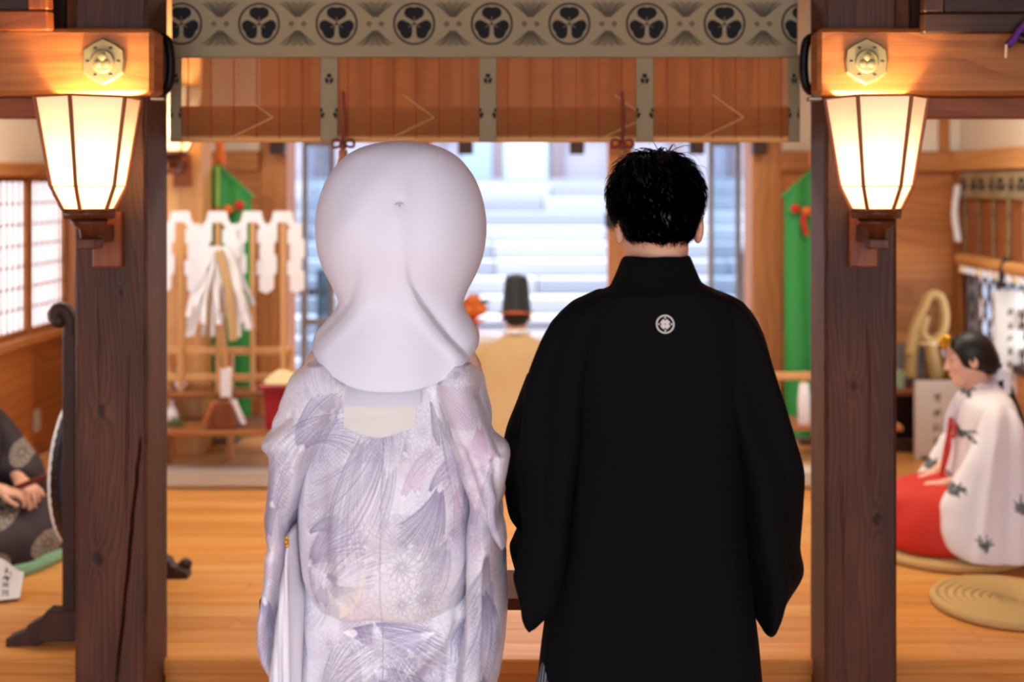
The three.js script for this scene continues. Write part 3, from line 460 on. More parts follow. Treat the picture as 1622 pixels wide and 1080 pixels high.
{ const b = thing('exterior_building', 'grey shrine building with green door beyond the stairs', 'building', [0.2, 1.6, -24]), gw = std({ color: 0x9a97a6, roughness: 0.9 }), gp = std({ color: 0x7c6f76, roughness: 0.8 });
  part('wall', bx(-6, 6, 0, 3.2, -0.3, 0, 0.01), gw, b); for (let x = -5.9; x < 6; x += 1.18) part('post', cbox(0.22, 3.2, 0.22, 0.02, 1, [x, 1.6, 0.05]), gp, b);
  part('door', bx(-1.3, -0.2, 0, 2.1, 0, 0.08, 0.01), std({ color: 0xb4ccc8, roughness: 0.7 }), b); part('curtain', bx(-1.9, -1.3, 0.1, 0.9, 0.05, 0.14, 0.01), std({ color: 0x8fa3c0, roughness: 0.8 }), b);
  part('rail', bx(-6, 6, 1.0, 1.12, 0.15, 0.25, 0.01), gp, b); part('plinth', bx(-6.3, 6.3, -0.1, 0.12, -0.4, 0.8, 0.02), M.stoneB, b);
  part('roof', extr(poly([[-1.6, 3.1], [1.6, 3.1], [1.4, 3.35], [0, 4.6], [-1.4, 3.35]]), 13, 0.02).rotateY(Math.PI / 2).translate(-6.5, 0, 0), std({ color: 0x6d7078, roughness: 0.9 }), b); }
for (const [x, s] of [[-2.35, 0], [2.15, 1]]) { const f = thing('slatted_fence', s ? 'dark slatted fence panel outside the right rear door' : 'dark slatted fence panel outside the left rear door', 'fence', [x, -0.25, -10.2]), m = std({ color: 0x3d4654, roughness: 0.7 });
  for (let k = 0; k < 7; k++) part('slat', cbox(0.06, 1.1, 0.03, 0.004, 1, [-0.42 + k * 0.14, 0.6, 0]), m, f); for (const y of [0.25, 0.95]) part('rail', cbox(1.0, 0.07, 0.03, 0.004, 0, [0, y, -0.03]), m, f); for (const q of [-0.5, 0.5]) part('post', cbox(0.08, 1.3, 0.08, 0.006, 1, [q, 0.65, -0.02]), m, f); }
for (const [x, s] of [[-2.9, 0], [2.85, 1]]) { const l = thing('stone_lantern', s ? 'tall grey stone lantern outside to the right' : 'tall grey stone lantern outside to the left', 'lantern', [x, -0.25, -11]);
  part('shaft', lathe([[0.26, 0], [0.24, 0.15], [0.12, 0.25], [0.1, 1.3], [0.13, 1.36], [0.24, 1.45], [0.24, 1.52], [0, 1.52]], 8), M.stoneB, l); part('light_chamber', lathe([[0.17, 1.52], [0.18, 1.85], [0, 1.85]], 6), M.stoneB, l); part('cap', lathe([[0.36, 1.83], [0.36, 1.9], [0.2, 2.04], [0.07, 2.14], [0.09, 2.22], [0, 2.36]], 6), M.stone, l); }

// ------------------------------------------------------------------ things in the hall
const benchM = woodMat(W_MID, 0x8c6454, 0.75);
{ // table standing on the lower floor before the couple
  const t = thing('offering_table', 'dark wooden table standing before the couple', 'table', [-0.11, 0, -3.11]);
  part('table_top', cbox(1.22, 0.029, 0.23, 0.004, 0, [0, 0.577, 0]), benchM, t); for (const x of [-0.45, 0.45]) { for (const z of [-0.08, 0.08]) part('leg', cbox(0.04, 0.563, 0.035, 0.003, 1, [x, 0.2815, z]), benchM, t); part('stretcher', cbox(0.025, 0.04, 0.14, 0.003, 2, [x, 0.14, 0]), benchM, t); }
}
// straw mats: coiled rope rounds
function strawMat(label, x, y, z, r = 0.25) {
  const t = thing('straw_mat', label, 'mat', [x, y, z], rr(0, 6), 'round straw mats'); const n = Math.floor(r / 0.03);
  for (let k = 0; k < n; k++) part('coil', new THREE.TorusGeometry(r - 0.016 - k * 0.029, 0.0165, 10, 64).rotateX(Math.PI / 2).scale(1, 1.05, 1).translate(0, 0.0175, 0), M.straw, t);
  part('centre_coil', ball(0.02, [0, 0.017, 0], 1, 0.8, 1), M.straw, t); return t;
}
strawMat('empty round coiled straw mat before the seated shrine maiden', X(1590, 4.24), F, -4.24, 0.25);
strawMat('round straw mat under the seated shrine maiden', 1.63, F, -4.9, 0.33);
strawMat('round straw mat half hidden behind the pillar beyond the shrine maiden', X(1415, 5.57), F, -5.57, 0.25);

{ // barrel drum on a low wooden stand behind the left pillar, axis across the hall
  const t = thing('drum', 'barrel drum with a nailed white skin behind the cracked pillar', 'drum', [-1.65, F + 0.5, -4.23]);
  part('barrel', lathe([[0.27, 0.0], [0.283, 0.035], [0.286, 0.07], [0.283, 0.105], [0.27, 0.14]], 48).rotateZ(-Math.PI / 2), woodMat(W_DARK, 0x6a6a8a, 0.4), t);
  for (const [x, s] of [[0, -1], [0.14, 1]]) { const sk = part('skin', lathe([[0, -0.008], [0.25, -0.008], [0.272, 0.0], [0.28, 0.046], [0.272, 0.047]], 64).rotateZ(-Math.PI / 2).scale(s < 0 ? 1 : -1, 1, 1).translate(x, 0, 0), std({ color: 0xefe9dc, roughness: 0.6, side: THREE.DoubleSide }), t, 'taut white skin'); 
    for (let k = 0; k < 46; k++) { const a = k / 46 * 6.2832; part('nail', ball(0.0075, [x - s * 0.034, Math.cos(a) * 0.279, Math.sin(a) * 0.279], 1, 1, 1, 6), M.black, t); } }
  for (const a of [0.2, 1.2]) part('cord_wrap', new THREE.TorusGeometry(0.286, 0.008, 8, 48).rotateY(Math.PI / 2).translate(0.05 + a * 0.025, 0, 0), std({ color: 0x20264a, roughness: 0.7 }), t);
  const s = thing('drum_stand', 'dark wooden drum stand with curled finials and stepped feet', 'stand', [-1.555, F, -4.23]); const cloud = poly([[-0.19, 0], [-0.19, 0.02], [-0.13, 0.045], [-0.12, 0.065], [-0.08, 0.085], [-0.06, 0.11], [0.06, 0.11], [0.08, 0.085], [0.12, 0.065], [0.13, 0.045], [0.19, 0.02], [0.19, 0], [0.1, 0], [0.07, 0.018], [-0.07, 0.018], [-0.1, 0]]);
  for (const z of [0.33, -0.33]) { const p = part('post', cbox(0.045, 0.98, 0.035, 0.006, 1, [0.005, 0.53, z]), M.darker, s); part('foot', extr(cloud, 0.05, 0.004).translate(0, 0, z - 0.025), M.darker, s); part('finial', [tube([[0.005, 1.0, z], [0.005, 1.05, z], [-0.02, 1.085, z], [-0.042, 1.075, z], [-0.038, 1.05, z]], 0.025, 20, 10), ball(0.027, [-0.034, 1.05, z])], M.darker, s); }
  part('cradle_bar', cbox(0.05, 0.05, 0.63, 0.006, 2, [0.0, 0.165, 0]), M.darker, s); part('cradle_bar', cbox(0.04, 0.04, 0.63, 0.006, 2, [0.07, 0.165, 0]), M.darker, s); part('cross_tie', cbox(0.04, 0.03, 0.63, 0.006, 2, [0.005, 0.93, 0]), M.darker, s);
  part('knob', ball(0.026, [0.17, 0.035, -0.36]), M.darker, s);
}
// brush writing: blocks of a few strokes each, column after column
function brush(g, x, y, s, ink) { g.strokeStyle = ink; g.lineCap = 'round'; const n = 5 + Math.floor(rnd() * 4); for (let k = 0; k < n; k++) { g.lineWidth = s * rr(0.07, 0.13); g.beginPath(); const h = rnd() < 0.55, a = rr(-0.38, 0.38) * s, b = rr(-0.42, 0.1) * s; g.moveTo(x + (h ? -0.36 * s * rr(0.5, 1) : a), y + (h ? a : b)); g.quadraticCurveTo(x + a * 0.4, y + b * 0.4, x + (h ? 0.36 * s * rr(0.5, 1) : a * rr(0.4, 1.5)), y + (h ? a - 0.05 * s : 0.42 * s)); g.stroke(); } }
const writing = (w, h, cols, n, s, ink = '#2a2622', bg = '#e9e4dc') => drawn(w, h, (g) => { g.fillStyle = bg; g.fillRect(0, 0, w, h); for (const c of cols) for (let k = 0; k < n; k++) if (rnd() < 0.93) brush(g, c * w, h * (0.12 + 0.8 * k / n) + s / 2, s, ink); });
{ const t = thing('music_sheet', 'white sheet with brush writing on the floor by the musician', 'paper', [X(-4, 4.33), F, -4.33], 0.25);
  part('paper', sheet((u, v) => [(u - 0.5) * 0.17, 0.012 + v * 0.125 - 0.06 * sst(0.5, 1, u) * v, 0.06 - v * 0.09 + 0.012 * Math.sin(u * 3), u, v], 16, 12), std({ map: writing(256, 256, [0.2, 0.45, 0.7], 4, 46), roughness: 0.85, side: THREE.DoubleSide }), t); part('rest', cbox(0.14, 0.012, 0.08, 0.003, 0, [0, 0.006, 0.02]), M.dark, t); part('prop', bar([0, 0.008, -0.05], [0, 0.09, -0.02], 0.008), M.dark, t); }
single('wall_socket', [cbox(0.012, 0.12, 0.075, 0.004, 1, [XL + 0.006, Y(667, 6.5), -6.5]), cbox(0.006, 0.03, 0.03, 0.002, 1, [XL + 0.014, Y(667, 6.5), -6.5])], std({ color: 0xb8b2a6, roughness: 0.5 }), 'pale wall socket plate low on the left wall', 'socket');

// ---------------------------------------------------------------- left offerings
const ST = F + 0.11;
{ const x0 = -1.93, x1 = -1.27, t = thing('offering_stand', 'light wooden offering stand with two shelves and rails on the left', 'stand', [0, 0, 0]);
  for (const y of [0.789, 0.656]) part('rail', bx(x0, x1, y - 0.018, y + 0.018, -6.03, -6.0, 0.004, 0), M.pale, t);
  part('shelf', bx(x0, x1, 0.565, 0.59, -6.14, -5.95, 0.003, 0), M.midA, t); part('shelf', bx(x0, x1, 0.41, 0.436, -6.16, -5.78, 0.003, 0), M.midA, t);
  for (const x of [x0 + 0.03, -1.6, x1 - 0.03]) part('leg', bx(x - 0.014, x + 0.014, ST, 0.8, -6.075, -6.035, 0.003, 1), M.pale, t);
  for (let k = 0; k < 5; k++) part('slat', bx(x0 + 0.005 + k * 0.014, x0 + 0.015 + k * 0.014, ST, 0.41, -5.93, -5.91, 0.002, 1), M.midA, t); }
function gohei(x, z, top, s, label) { // zigzag paper wand
  const t = thing('paper_wand', label, 'paper wand', [x, 0.41 + 0.18, z], 0, 'paper wands in a row'), h = top - 0.59;
  part('stick', bx(-0.011, 0.011, 0, h - 0.02, -0.008, 0.008, 0.002, 1), M.pale, t);
  part('top_fold', extr(poly([[-0.045, h], [0.045, h], [0.055, h - 0.045], [0.1, h - 0.1], [0.06, h - 0.11], [0.02, h - 0.055], [-0.02, h - 0.055], [-0.06, h - 0.11], [-0.1, h - 0.1], [-0.055, h - 0.045]]), 0.003, 0).translate(0, 0, 0.009), M.paper, t);
  for (const sd of [-1, 1]) for (let k = 0; k < 4; k++) { const y0 = h - 0.075 - k * 0.078, ox = sd * (0.062 + (k % 2) * 0.014), dz = 0.012 + k * 0.004 + (sd > 0 ? 0.002 : 0); part('zigzag_fold', extr(poly([[ox - 0.036, y0 - 0.018], [ox + 0.036, y0 + 0.018], [ox + 0.036, y0 - 0.074], [ox, y0 - 0.1], [ox - 0.036, y0 - 0.082]]), 0.0015, 0).translate(0, 0, dz), M.paper, t); }
}
[[290, 'white zigzag paper wand nearest the pale lantern post'], [350, 'white zigzag paper wand second from the pale lantern post'], [403, 'white zigzag paper wand third from the pale lantern post'], [452, 'white zigzag paper wand farthest from the pale lantern post']].forEach(([px, lab], k) => gohei(X(px, 6.02), -5.985 + (k % 2) * 0.02, Y(334, 6.02), k, lab));
{ const d = 5.86, xc = X(352, d), t = thing('purification_wand', 'purification wand of many hanging white paper strips on a wooden base', 'paper wand', [xc, 0.443, -5.865]), top = Y(392, d) - 0.436;
  part('stick', bar([0.02, 0.1, 0], [-0.01, top, 0.02], 0.02), M.pale, t); part('wrapping', cbox(0.05, 0.17, 0.03, 0.006, 1, [0.017, 0.2, 0]), M.paper, t, 'white paper wrapping');
  part('base', [extr(poly([[-0.07, 0], [0.07, 0], [0.035, 0.12], [-0.035, 0.12]]), 0.1, 0.004).translate(0.015, 0, -0.05), cbox(0.05, 0.03, 0.05, 0.004, 1, [0.015, 0.13, 0])], M.redbrown, t);
  for (const s of [-1, 1]) part('brace', bar([0.015 + s * 0.1, 0.014, 0.03], [0.015 + s * 0.045, 0.13, 0.02], 0.022), s < 0 ? M.pinkish : M.paper, t);
  for (let k = 0; k < 46; k++) { const a = rr(-1, 1), L = rr(0.3, 0.47), b = rr(-1, 1); part('paper_strip', sheet((u, v) => { const q = v * L; return [-0.01 + a * (0.03 + 0.13 * v ** 0.7) + (u - 0.5) * 0.024 + 0.006 * Math.sin(v * 9 + k), top - q + 0.03 * v, 0.02 + b * 0.055 * (0.3 + v) + 0.006 * Math.sin(v * 11 + k * 2)]; }, 1, 10), M.paper, t); }
  part('hemp', tube([[0.0, top - 0.02, 0.07], [0.05, top - 0.2, 0.08], [0.075, top - 0.45, 0.08]], 0.022, 12, 6), std({ color: 0xc9a878, roughness: 0.9 }), t, 'tan hemp fibres'); }
function banner(x, label, s) { // silk banner with sacred cords on a pole
  const t = thing('silk_banner', label, 'banner', [x, ST, -6.36]), hb = Y(705, 6.36) - ST + 0.04, ht = Y(312, 6.36) - ST, hc = Y(262, 6.36) - ST, w = 0.174;
  part('pole', bx(-0.016, 0.016, 0, hc + 0.16, -0.06, -0.03, 0.004, 1), M.red, t); part('base', cbox(0.2, 0.04, 0.16, 0.006, 0, [0, 0.02, -0.045]), M.dark, t);
  const cols = [M.green, M.green, M.greenLight, M.green, M.green];
  for (let k = 0; k < 5; k++) { const a = -w + k * 2 * w / 5, ww = 2 * w / 5; const [c0, c1] = k === 2 ? [a + ww * 0.35, a + ww * 0.65] : k === 1 ? [a, a + ww * 1.35] : k === 3 ? [a - ww * 0.35, a + ww] : [a, a + ww];
    part('silk_panel', sheet((u, v) => { const xx = mixn(c0, c1, u), y1 = mixn(hc, ht, Math.abs(xx) / w); return [xx, mixn(hb, y1, v), 0.006 * Math.sin(xx * 60 + v * 2) + 0.004 * Math.sin(v * 7 + k) + (k === 2 ? 0.006 : 0)]; }, 8, 40), cols[k], t); }
  part('top_bar', [bar([-w - 0.01, ht, 0], [0, hc, 0], 0.018), bar([w + 0.01, ht, 0], [0, hc, 0], 0.018)], M.green, t);
  for (const q of [-0.12, -0.06, 0, 0.06, 0.12]) part('red_rosette', ball(0.028, [q, ht - 0.06 - 0.02 * Math.cos(q * 14) + 0.3 * Math.abs(q) * (q > 0 ? 0.4 : -0.1), 0.03], 1, 0.9, 0.6, 12), q % 0.12 === 0 ? M.red : M.orange, t);
  for (const q of [-0.07, 0.05]) part('red_cord', tube([[q, ht - 0.07, 0.03], [q - 0.01, ht - 0.13, 0.035], [q + 0.012, ht - 0.2, 0.032]], 0.014, 14, 8), M.red, t);
  part('finial', [lathe([[0, 0], [0.03, 0.01], [0.035, 0.05], [0.02, 0.09], [0.028, 0.12], [0.02, 0.16], [0, 0.17]], 14).translate(0, hc + 0.0, -0.03)], M.orange, t, 'orange red finial');
}
banner(-1.745, 'tall green silk banner behind the row of paper wands', 0); banner(1.43, 'tall green silk banner behind the right pillar', 1);
{ const t = thing('offering_box', 'red lacquered offering box heaped with pale grain', 'offering stand', [X(449, 5.88), 0.437, -5.855]);
  const fr = poly([[-0.06, 0], [0.06, 0], [0.075, 0.2], [-0.075, 0.2]]), hole = new THREE.Path(); hole.absarc(0.015, 0.11, 0.028, 0, 6.3, false); fr.holes.push(hole); part('front_panel', extr(fr, 0.006, 0.001).translate(0, 0, 0.06), M.lacquer, t); part('back_panel', extr(poly([[-0.06, 0], [0.06, 0], [0.075, 0.2], [-0.075, 0.2]]), 0.006, 0.001).translate(0, 0, -0.066), M.lacquer, t);
  for (const s of [-1, 1]) part('side_panel', bar([s * 0.062, 0, 0], [s * 0.074, 0.2, 0], 0.008, 0.125), M.lacquer, t); part('tray', cbox(0.2, 0.02, 0.17, 0.004, 0, [0, 0.21, 0]), M.lacquer, t); 
  part('grain', sheet((u, v) => { const a = u * 6.2832, r = 0.09 * v; return [Math.cos(a) * r, 0.22 + 0.06 * (1 - v * v) + 0.006 * vnoise(Math.cos(a) * r * 90 + 9, Math.sin(a) * r * 90 + 9, 4), -Math.sin(a) * r * 0.85]; }, 32, 10), M.cream, t).userData.kind = 'stuff'; }
single('sake_cup', lathe([[0, 0], [0.018, 0], [0.02, 0.006], [0.032, 0.03], [0.034, 0.045], [0.03, 0.045], [0.026, 0.012], [0, 0.01]], 24).translate(X(285, 6.0), 0.591, -6.02), M.porcelain, 'small white cup on the upper shelf beside the pillar', 'cup');
single('candle', [lathe([[0, 0], [0.012, 0], [0.012, 0.1], [0.008, 0.105], [0, 0.105]], 16).translate(X(277, 6.04), 0.591, -6.1)], M.cream, 'slim white stick standing on the upper shelf', 'candle');
single('sake_bottle', lathe([[0, 0], [0.026, 0], [0.03, 0.03], [0.026, 0.06], [0.01, 0.085], [0.009, 0.105], [0.014, 0.115], [0, 0.113]], 20).translate(X(271, 5.97), 0.437, -5.99), M.porcelain, 'small white bottle on the lower shelf', 'bottle');
{ const t = thing('sakaki_sprig', 'dark green leafy sprig on the lower shelf', 'sprig', [X(277, 5.87), 0.44, -5.86]); part('stem', bar([-0.06, 0.01, 0], [0.05, 0.012, 0], 0.006), M.leaf, t); for (let k = 0; k < 14; k++) part('leaf', ball(0.022, [0, 0, 0], 1, 0.12, 0.5, 8).rotateZ(rr(-0.5, 0.8)).rotateY(rr(0, 6)).translate(rr(-0.055, 0.05), rr(0.012, 0.035), rr(-0.02, 0.02)), M.leaf, t); }
{ const t = thing('rail_stand', 'light wooden rail stand before the right green banner', 'stand', [0, 0, 0]); for (const y of [0.66]) part('rail', bx(1.12, 1.75, y - 0.018, y + 0.018, -6.05, -6.02, 0.004, 0), M.pale, t); part('shelf', bx(1.12, 1.75, 0.41, 0.436, -6.16, -5.9, 0.003, 0), M.midA, t); for (const x of [1.16, 1.45, 1.71]) part('leg', bx(x - 0.014, x + 0.014, ST, 0.645, -6.095, -6.055, 0.003, 1), M.pale, t); }
{ const t = thing('paper_wand_bundle', 'white paper bundle standing by the right rail', 'paper wand', [X(1272, 5.98), 0.436, -5.96]); part('wrapping', lathe([[0, 0], [0.028, 0], [0.03, 0.12], [0.022, 0.2], [0, 0.2]], 14), M.paper, t); part('stick', bx(-0.006, 0.006, 0.2, 0.26, -0.006, 0.006, 0.002, 1), M.pale, t); }
{ // altar table with flowers at the opening
  const t = thing('altar_table', 'altar table under a white cloth in the rear opening', 'table', [0.0, ST, -7.03]); part('cloth', cbox(1.5, 0.48, 0.32, 0.01, 0, [0, 0.26, 0]), M.paper, t, 'white cloth'); part('rail', bx(-0.75, 0.75, 0.56, 0.572, 0.13, 0.15, 0.003, 0), M.darker, t); for (const x of [-0.7, 0.7]) part('rail_post', bx(x - 0.01, x + 0.01, 0.5, 0.56, 0.13, 0.15, 0.002, 1), M.darker, t); 
  for (const [px, big, lab] of [[742, 1, 'heap of orange fruit and leaves beside the priest'], [884, 0.35, 'small pink offering on the altar table']]) { const o = thing('offering', lab, 'offering', [X(px, 6.9), ST + 0.502, -7.03]);
    part('stand', lathe([[0.05 * big, 0], [0.045 * big, 0.06 * big], [0.09 * big, 0.075 * big], [0.09 * big, 0.085 * big], [0, 0.085 * big]], 20), big === 1 ? M.orange : M.pinkish, o);
    for (let k = 0; k < 12; k++) part(big === 1 ? 'fruit' : 'petal', ball(0.042 * big, [rr(-0.065, 0.065) * big, (0.11 + 0.1 * rnd()) * big, rr(-0.05, 0.05) * big], 1, 0.9, 1, 12), big === 1 ? M.orange : M.pinkish, o);
    if (big === 1) for (let k = 0; k < 10; k++) part('leaf', ball(0.035, [0, 0, 0], 1, 0.15, 0.5, 8).rotateZ(rr(-0.5, 0.8)).translate(0.075 + rr(-0.02, 0.03), 0.13 + rr(0, 0.07), rr(-0.03, 0.05)), M.leaf, o); } }

// ---------------------------------------------------------------- right aisle
{ const z = -6.8, t = thing('wall_shelf', 'dark wooden shelf bench on the right back wall', 'shelf', [1.9, F, z]); part('top', cbox(0.86, 0.03, 0.34, 0.004, 0, [0, 0.335, 0]), M.redbrown, t); for (const x of [-0.4, 0.4]) part('side', cbox(0.03, 0.32, 0.32, 0.003, 1, [x, 0.16, 0]), M.darker, t); part('back', cbox(0.77, 0.3, 0.015, 0.002, 0, [0, 0.165, -0.15]), M.darker, t); part('plinth', cbox(0.77, 0.05, 0.02, 0.002, 0, [0, 0.025, 0.13]), M.darker, t); }
{ const d = 6.75, t = thing('straw_ornament', 'looped straw rope ornament on the dark shelf', 'ornament', [X(1466, d), F + 0.35, -d]), q = (a, b, z = 0) => [X(a, d) - X(1466, d), Y(b, d) - F - 0.35, z];
  part('loop', tube([q(1440, 560), q(1448, 520), q(1462, 488), q(1474, 466), q(1488, 470), q(1496, 500), q(1490, 530), q(1476, 540), q(1462, 530), q(1466, 500)], 0.026, 60, 10), M.straw, t); part('bundle', [tube([q(1444, 598, -0.02), q(1446, 560, -0.02), q(1450, 525, -0.01)], 0.035, 20, 10), tube([q(1478, 598, 0.03), q(1474, 570, 0.03), q(1470, 540, 0.02)], 0.03, 20, 10), tube([q(1490, 598, -0.03), q(1484, 570, -0.03), q(1476, 545, -0.02)], 0.026, 20, 10)], M.straw, t); part('binding', new THREE.TorusGeometry(0.045, 0.01, 8, 24).rotateX(1.4).translate(...q(1470, 545)), M.cream, t); }
single('storage_box', cbox(0.17, 0.22, 0.12, 0.006, 1, [X(1438, 6.88), F + 0.46, -6.89]), std({ color: 0x77716c, roughness: 0.8 }), 'grey box behind the straw ornament', 'box');
single('green_packet', cbox(0.05, 0.1, 0.06, 0.004, 1, [X(1423, 6.7), F + 0.4, -6.7]), std({ color: 0x8a9a72, roughness: 0.8 }), 'pale green packet on the dark shelf by the pillar', 'packet');
{ const d = 6.5, x0 = X(1448, d), x1 = X(1545, d), t = thing('notice_board', 'white notice board with brush writing standing before the dark shelf', 'sign', [(x0 + x1) / 2, F, -d]), w = x1 - x0, h = Y(603, d) - F; t.rotation.x = 0; part('board', cbox(w, h, 0.02, 0.003, 1, [0, h / 2, 0]), std({ color: 0xd8d0c6, roughness: 0.8 }), t); part('writing', sheet((u, v) => [(u - 0.5) * (w - 0.02), 0.015 + v * (h - 0.03), 0.0115, u, v], 1, 1), std({ map: writing(256, 320, [0.36, 0.75], 4, 44, '#4a403a', '#d8d0c6'), roughness: 0.8 }), t); part('foot', cbox(w * 0.8, 0.02, 0.1, 0.003, 0, [0, 0.01, -0.03]), M.dark, t); }
{ const d = 6.15, x0 = X(1574, d), x1 = X(1668, d), y0 = Y(650, d), y1 = Y(460, d), t = thing('notice_board', 'tall white notice board with columns of writing before the lattice window', 'sign', [(x0 + x1) / 2, F, -d]), w = x1 - x0, h = y1 - y0; part('board', cbox(w, h, 0.02, 0.003, 1, [0, y0 - F + h / 2, 0]), std({ color: 0xd2cac2, roughness: 0.8 }), t); part('writing', sheet((u, v) => [(u - 0.5) * (w - 0.02), y0 - F + 0.015 + v * (h - 0.03), 0.0115, u, v], 1, 1), std({ map: writing(256, 512, [0.25, 0.52, 0.8], 7, 40, '#4a403a', '#d2cac2'), roughness: 0.8 }), t); for (const s of [-1, 1]) part('leg', bx(s * w * 0.4 - 0.012, s * w * 0.4 + 0.012, 0, y0 - F + 0.05, -0.03, -0.01, 0.003, 1), M.dark, t); }
{ // blind hung on the right wall
  const t = thing('wall_blind', 'bamboo blind with an olive patterned valance on the right wall', 'blind', [XR - 0.06, 0, -6.2]), z0 = -0.6, z1 = 0.62;
  const vt = drawn(512, 80, (g, w, h) => { clothGround(g, w, h); for (let k = 0; k < 9; k++) crest3s(g, 28 + k * 57, h * 0.5, 26); });
  part('valance', sheet((u, v) => [-0.006 * Math.sin(u * 30), mixn(1.55, 1.69, v), mixn(z0, z1, u), u, v], 40, 4), std({ map: vt, roughness: 0.9, side: THREE.DoubleSide }), t, 'olive cloth valance with dark crests');
  const rods = []; for (let y = 1.23; y < 1.6; y += 0.0065) rods.push(new THREE.CylinderGeometry(0.0028, 0.0028, z1 - z0, 5, 1).rotateX(Math.PI / 2).translate(0.02, y, (z0 + z1) / 2)); part('reeds', rods, reed, t).userData.kind = 'stuff';
  for (let k = 0; k < 6; k++) { const z = z0 + 0.06 + k * 0.21; part('cloth_strip', sheet((u, v) => [0.01, mixn(1.22, 1.56, v), z + (u - 0.5) * 0.05, u, v], 2, 4), stripMat, t); }
  part('bottom_roll', new THREE.CylinderGeometry(0.035, 0.035, z1 - z0, 16).rotateX(Math.PI / 2).translate(0.0, 1.2, (z0 + z1) / 2), node, t, 'orange bamboo roll'); 
  part('white_cord', tube([[-0.02, 1.62, z0 + 0.02], [-0.03, 1.45, z0], [-0.02, 1.3, z0 + 0.03]], 0.02, 16, 8), M.paper, t);
  for (let k = 0; k < 14; k++) part('fringe_tassel', lathe([[0, 0], [0.012, -0.005], [0.018, -0.045], [0, -0.045]], 8).translate(-0.01, 1.175, z0 + 0.05 + k * 0.085), k % 3 ? M.paper : M.cream, t); }
single('iron_hook', [tube([[XR - 0.06, 1.25, -6.1], [XR - 0.08, 1.2, -6.1], [XR - 0.085, 1.13, -6.1]], 0.022, 12, 8), ball(0.028, [XR - 0.085, 1.12, -6.1])], M.black, 'black iron hook over the lattice window', 'hook');

// ------------------------------------------------------------------ people: shared head, hand and body
function headField(p) { // faces +z, ear level at the origin
  const x = Math.abs(p[0]), q = [x, p[1], p[2]];
  let d = ell(q, [0, 0.035, -0.012], [0.076, 0.094, 0.096]);
  d = smin(d, ell(q, [0, -0.035, 0.024], [0.057, 0.082, 0.068]), 0.03);
  d = smin(d, ell(q, [0, -0.098, 0.056], [0.028, 0.024, 0.026]), 0.03);
  d = smin(d, cap(q, [0.04, -0.06, 0.0], [0.02, -0.098, 0.05], 0.02, 0.016), 0.03);
  d = smin(d, ell(q, [0.04, -0.02, 0.062], [0.022, 0.02, 0.018]), 0.02);
  d = smin(d, cap(q, [0.012, 0.03, 0.083], [0.04, 0.026, 0.07], 0.008, 0.008), 0.015);
  d = smax(d, -ell(q, [0.031, 0.01, 0.1], [0.016, 0.01, 0.016]), 0.012);
  d = smin(d, ell(q, [0.031, 0.008, 0.076], [0.014, 0.0095, 0.0115]), 0.003);
  d = smin(d, cap(q, [0, 0.018, 0.086], [0, -0.028, 0.106], 0.007, 0.0105), 0.012);
  d = smin(d, ell(q, [0.011, -0.031, 0.095], [0.008, 0.006, 0.008]), 0.006);
  d = smin(d, ell(q, [0, -0.056, 0.09], [0.021, 0.005, 0.008]), 0.004);
  d = smin(d, ell(q, [0, -0.067, 0.088], [0.018, 0.0065, 0.008]), 0.004);
  let e = ell(q, [0.083, -0.004, -0.012], [0.011, 0.034, 0.021]); e = smax(e, -ell(q, [0.094, 0.0, -0.006], [0.01, 0.02, 0.012]), 0.006); d = smin(d, e, 0.008);
  return smin(d, cap(q, [0, -0.05, -0.028], [0, -0.2, -0.04], 0.044, 0.05), 0.03);
}
const HEAD = nets(headField, [-0.105, -0.21, -0.125], [0.105, 0.14, 0.125], 0.0036);
function handGeo(curl) { // wrist at the origin, fingers along +y, palm towards -z
  const F4 = [[-0.03, 0.084, 0.064], [-0.0105, 0.09, 0.074], [0.0105, 0.088, 0.07], [0.0295, 0.08, 0.053]], chains = F4.map(([x, y, L]) => { const c = [[x * 0.8, y - 0.03, 0]]; let a = 0.12, p = [x, y, 0]; c.push(p); for (const f of [0.45, 0.32, 0.23]) { a += curl; p = [p[0] * 1.01, p[1] + Math.cos(a) * L * f, p[2] - Math.sin(a) * L * f]; c.push(p); } return c; });
  chains.push([[0.02, 0.02, -0.004], [0.046, 0.042, -0.014], [0.056, 0.066, -0.022], [0.056, 0.088, -0.03]]);
  const f = (p) => { let d = ell(p, [0, 0.052, 0], [0.042, 0.054, 0.0155]); d = smin(d, cap(p, [0, -0.03, 0], [0, 0.02, 0], 0.026, 0.024), 0.02); let m = 9; chains.forEach((c, k) => { for (let i = 0; i < c.length - 1; i++) m = Math.min(m, cap(p, c[i], c[i + 1], (k === 4 ? 0.0105 : 0.0092) - i * 0.0008, (k === 4 ? 0.01 : 0.0086) - i * 0.0008)); }); return smin(d, m, 0.006); };
  return nets(f, [-0.06, -0.05, -0.09], [0.08, 0.175, 0.03], 0.0034);
}
const HAND = handGeo(0.38), HANDL = HAND.clone().scale(-1, 1, 1); { const i = HANDL.index.array; for (let k = 0; k < i.length; k += 3) { const a = i[k]; i[k] = i[k + 1]; i[k + 1] = a; } }
const put = (g, s, rot, pos) => g.clone().applyMatrix4(new THREE.Matrix4().compose(new THREE.Vector3(...pos), new THREE.Quaternion().setFromEuler(new THREE.Euler(...rot, 'YXZ')), new THREE.Vector3(s, s, s)));
function aimHand(g, pos, dir, palm) { const y = new THREE.Vector3(...dir).normalize(), z = new THREE.Vector3(...palm).normalize().negate(), x = new THREE.Vector3().crossVectors(y, z).normalize(); z.crossVectors(x, y); return g.clone().applyMatrix4(new THREE.Matrix4().makeBasis(x, y, z).setPosition(...pos)); }
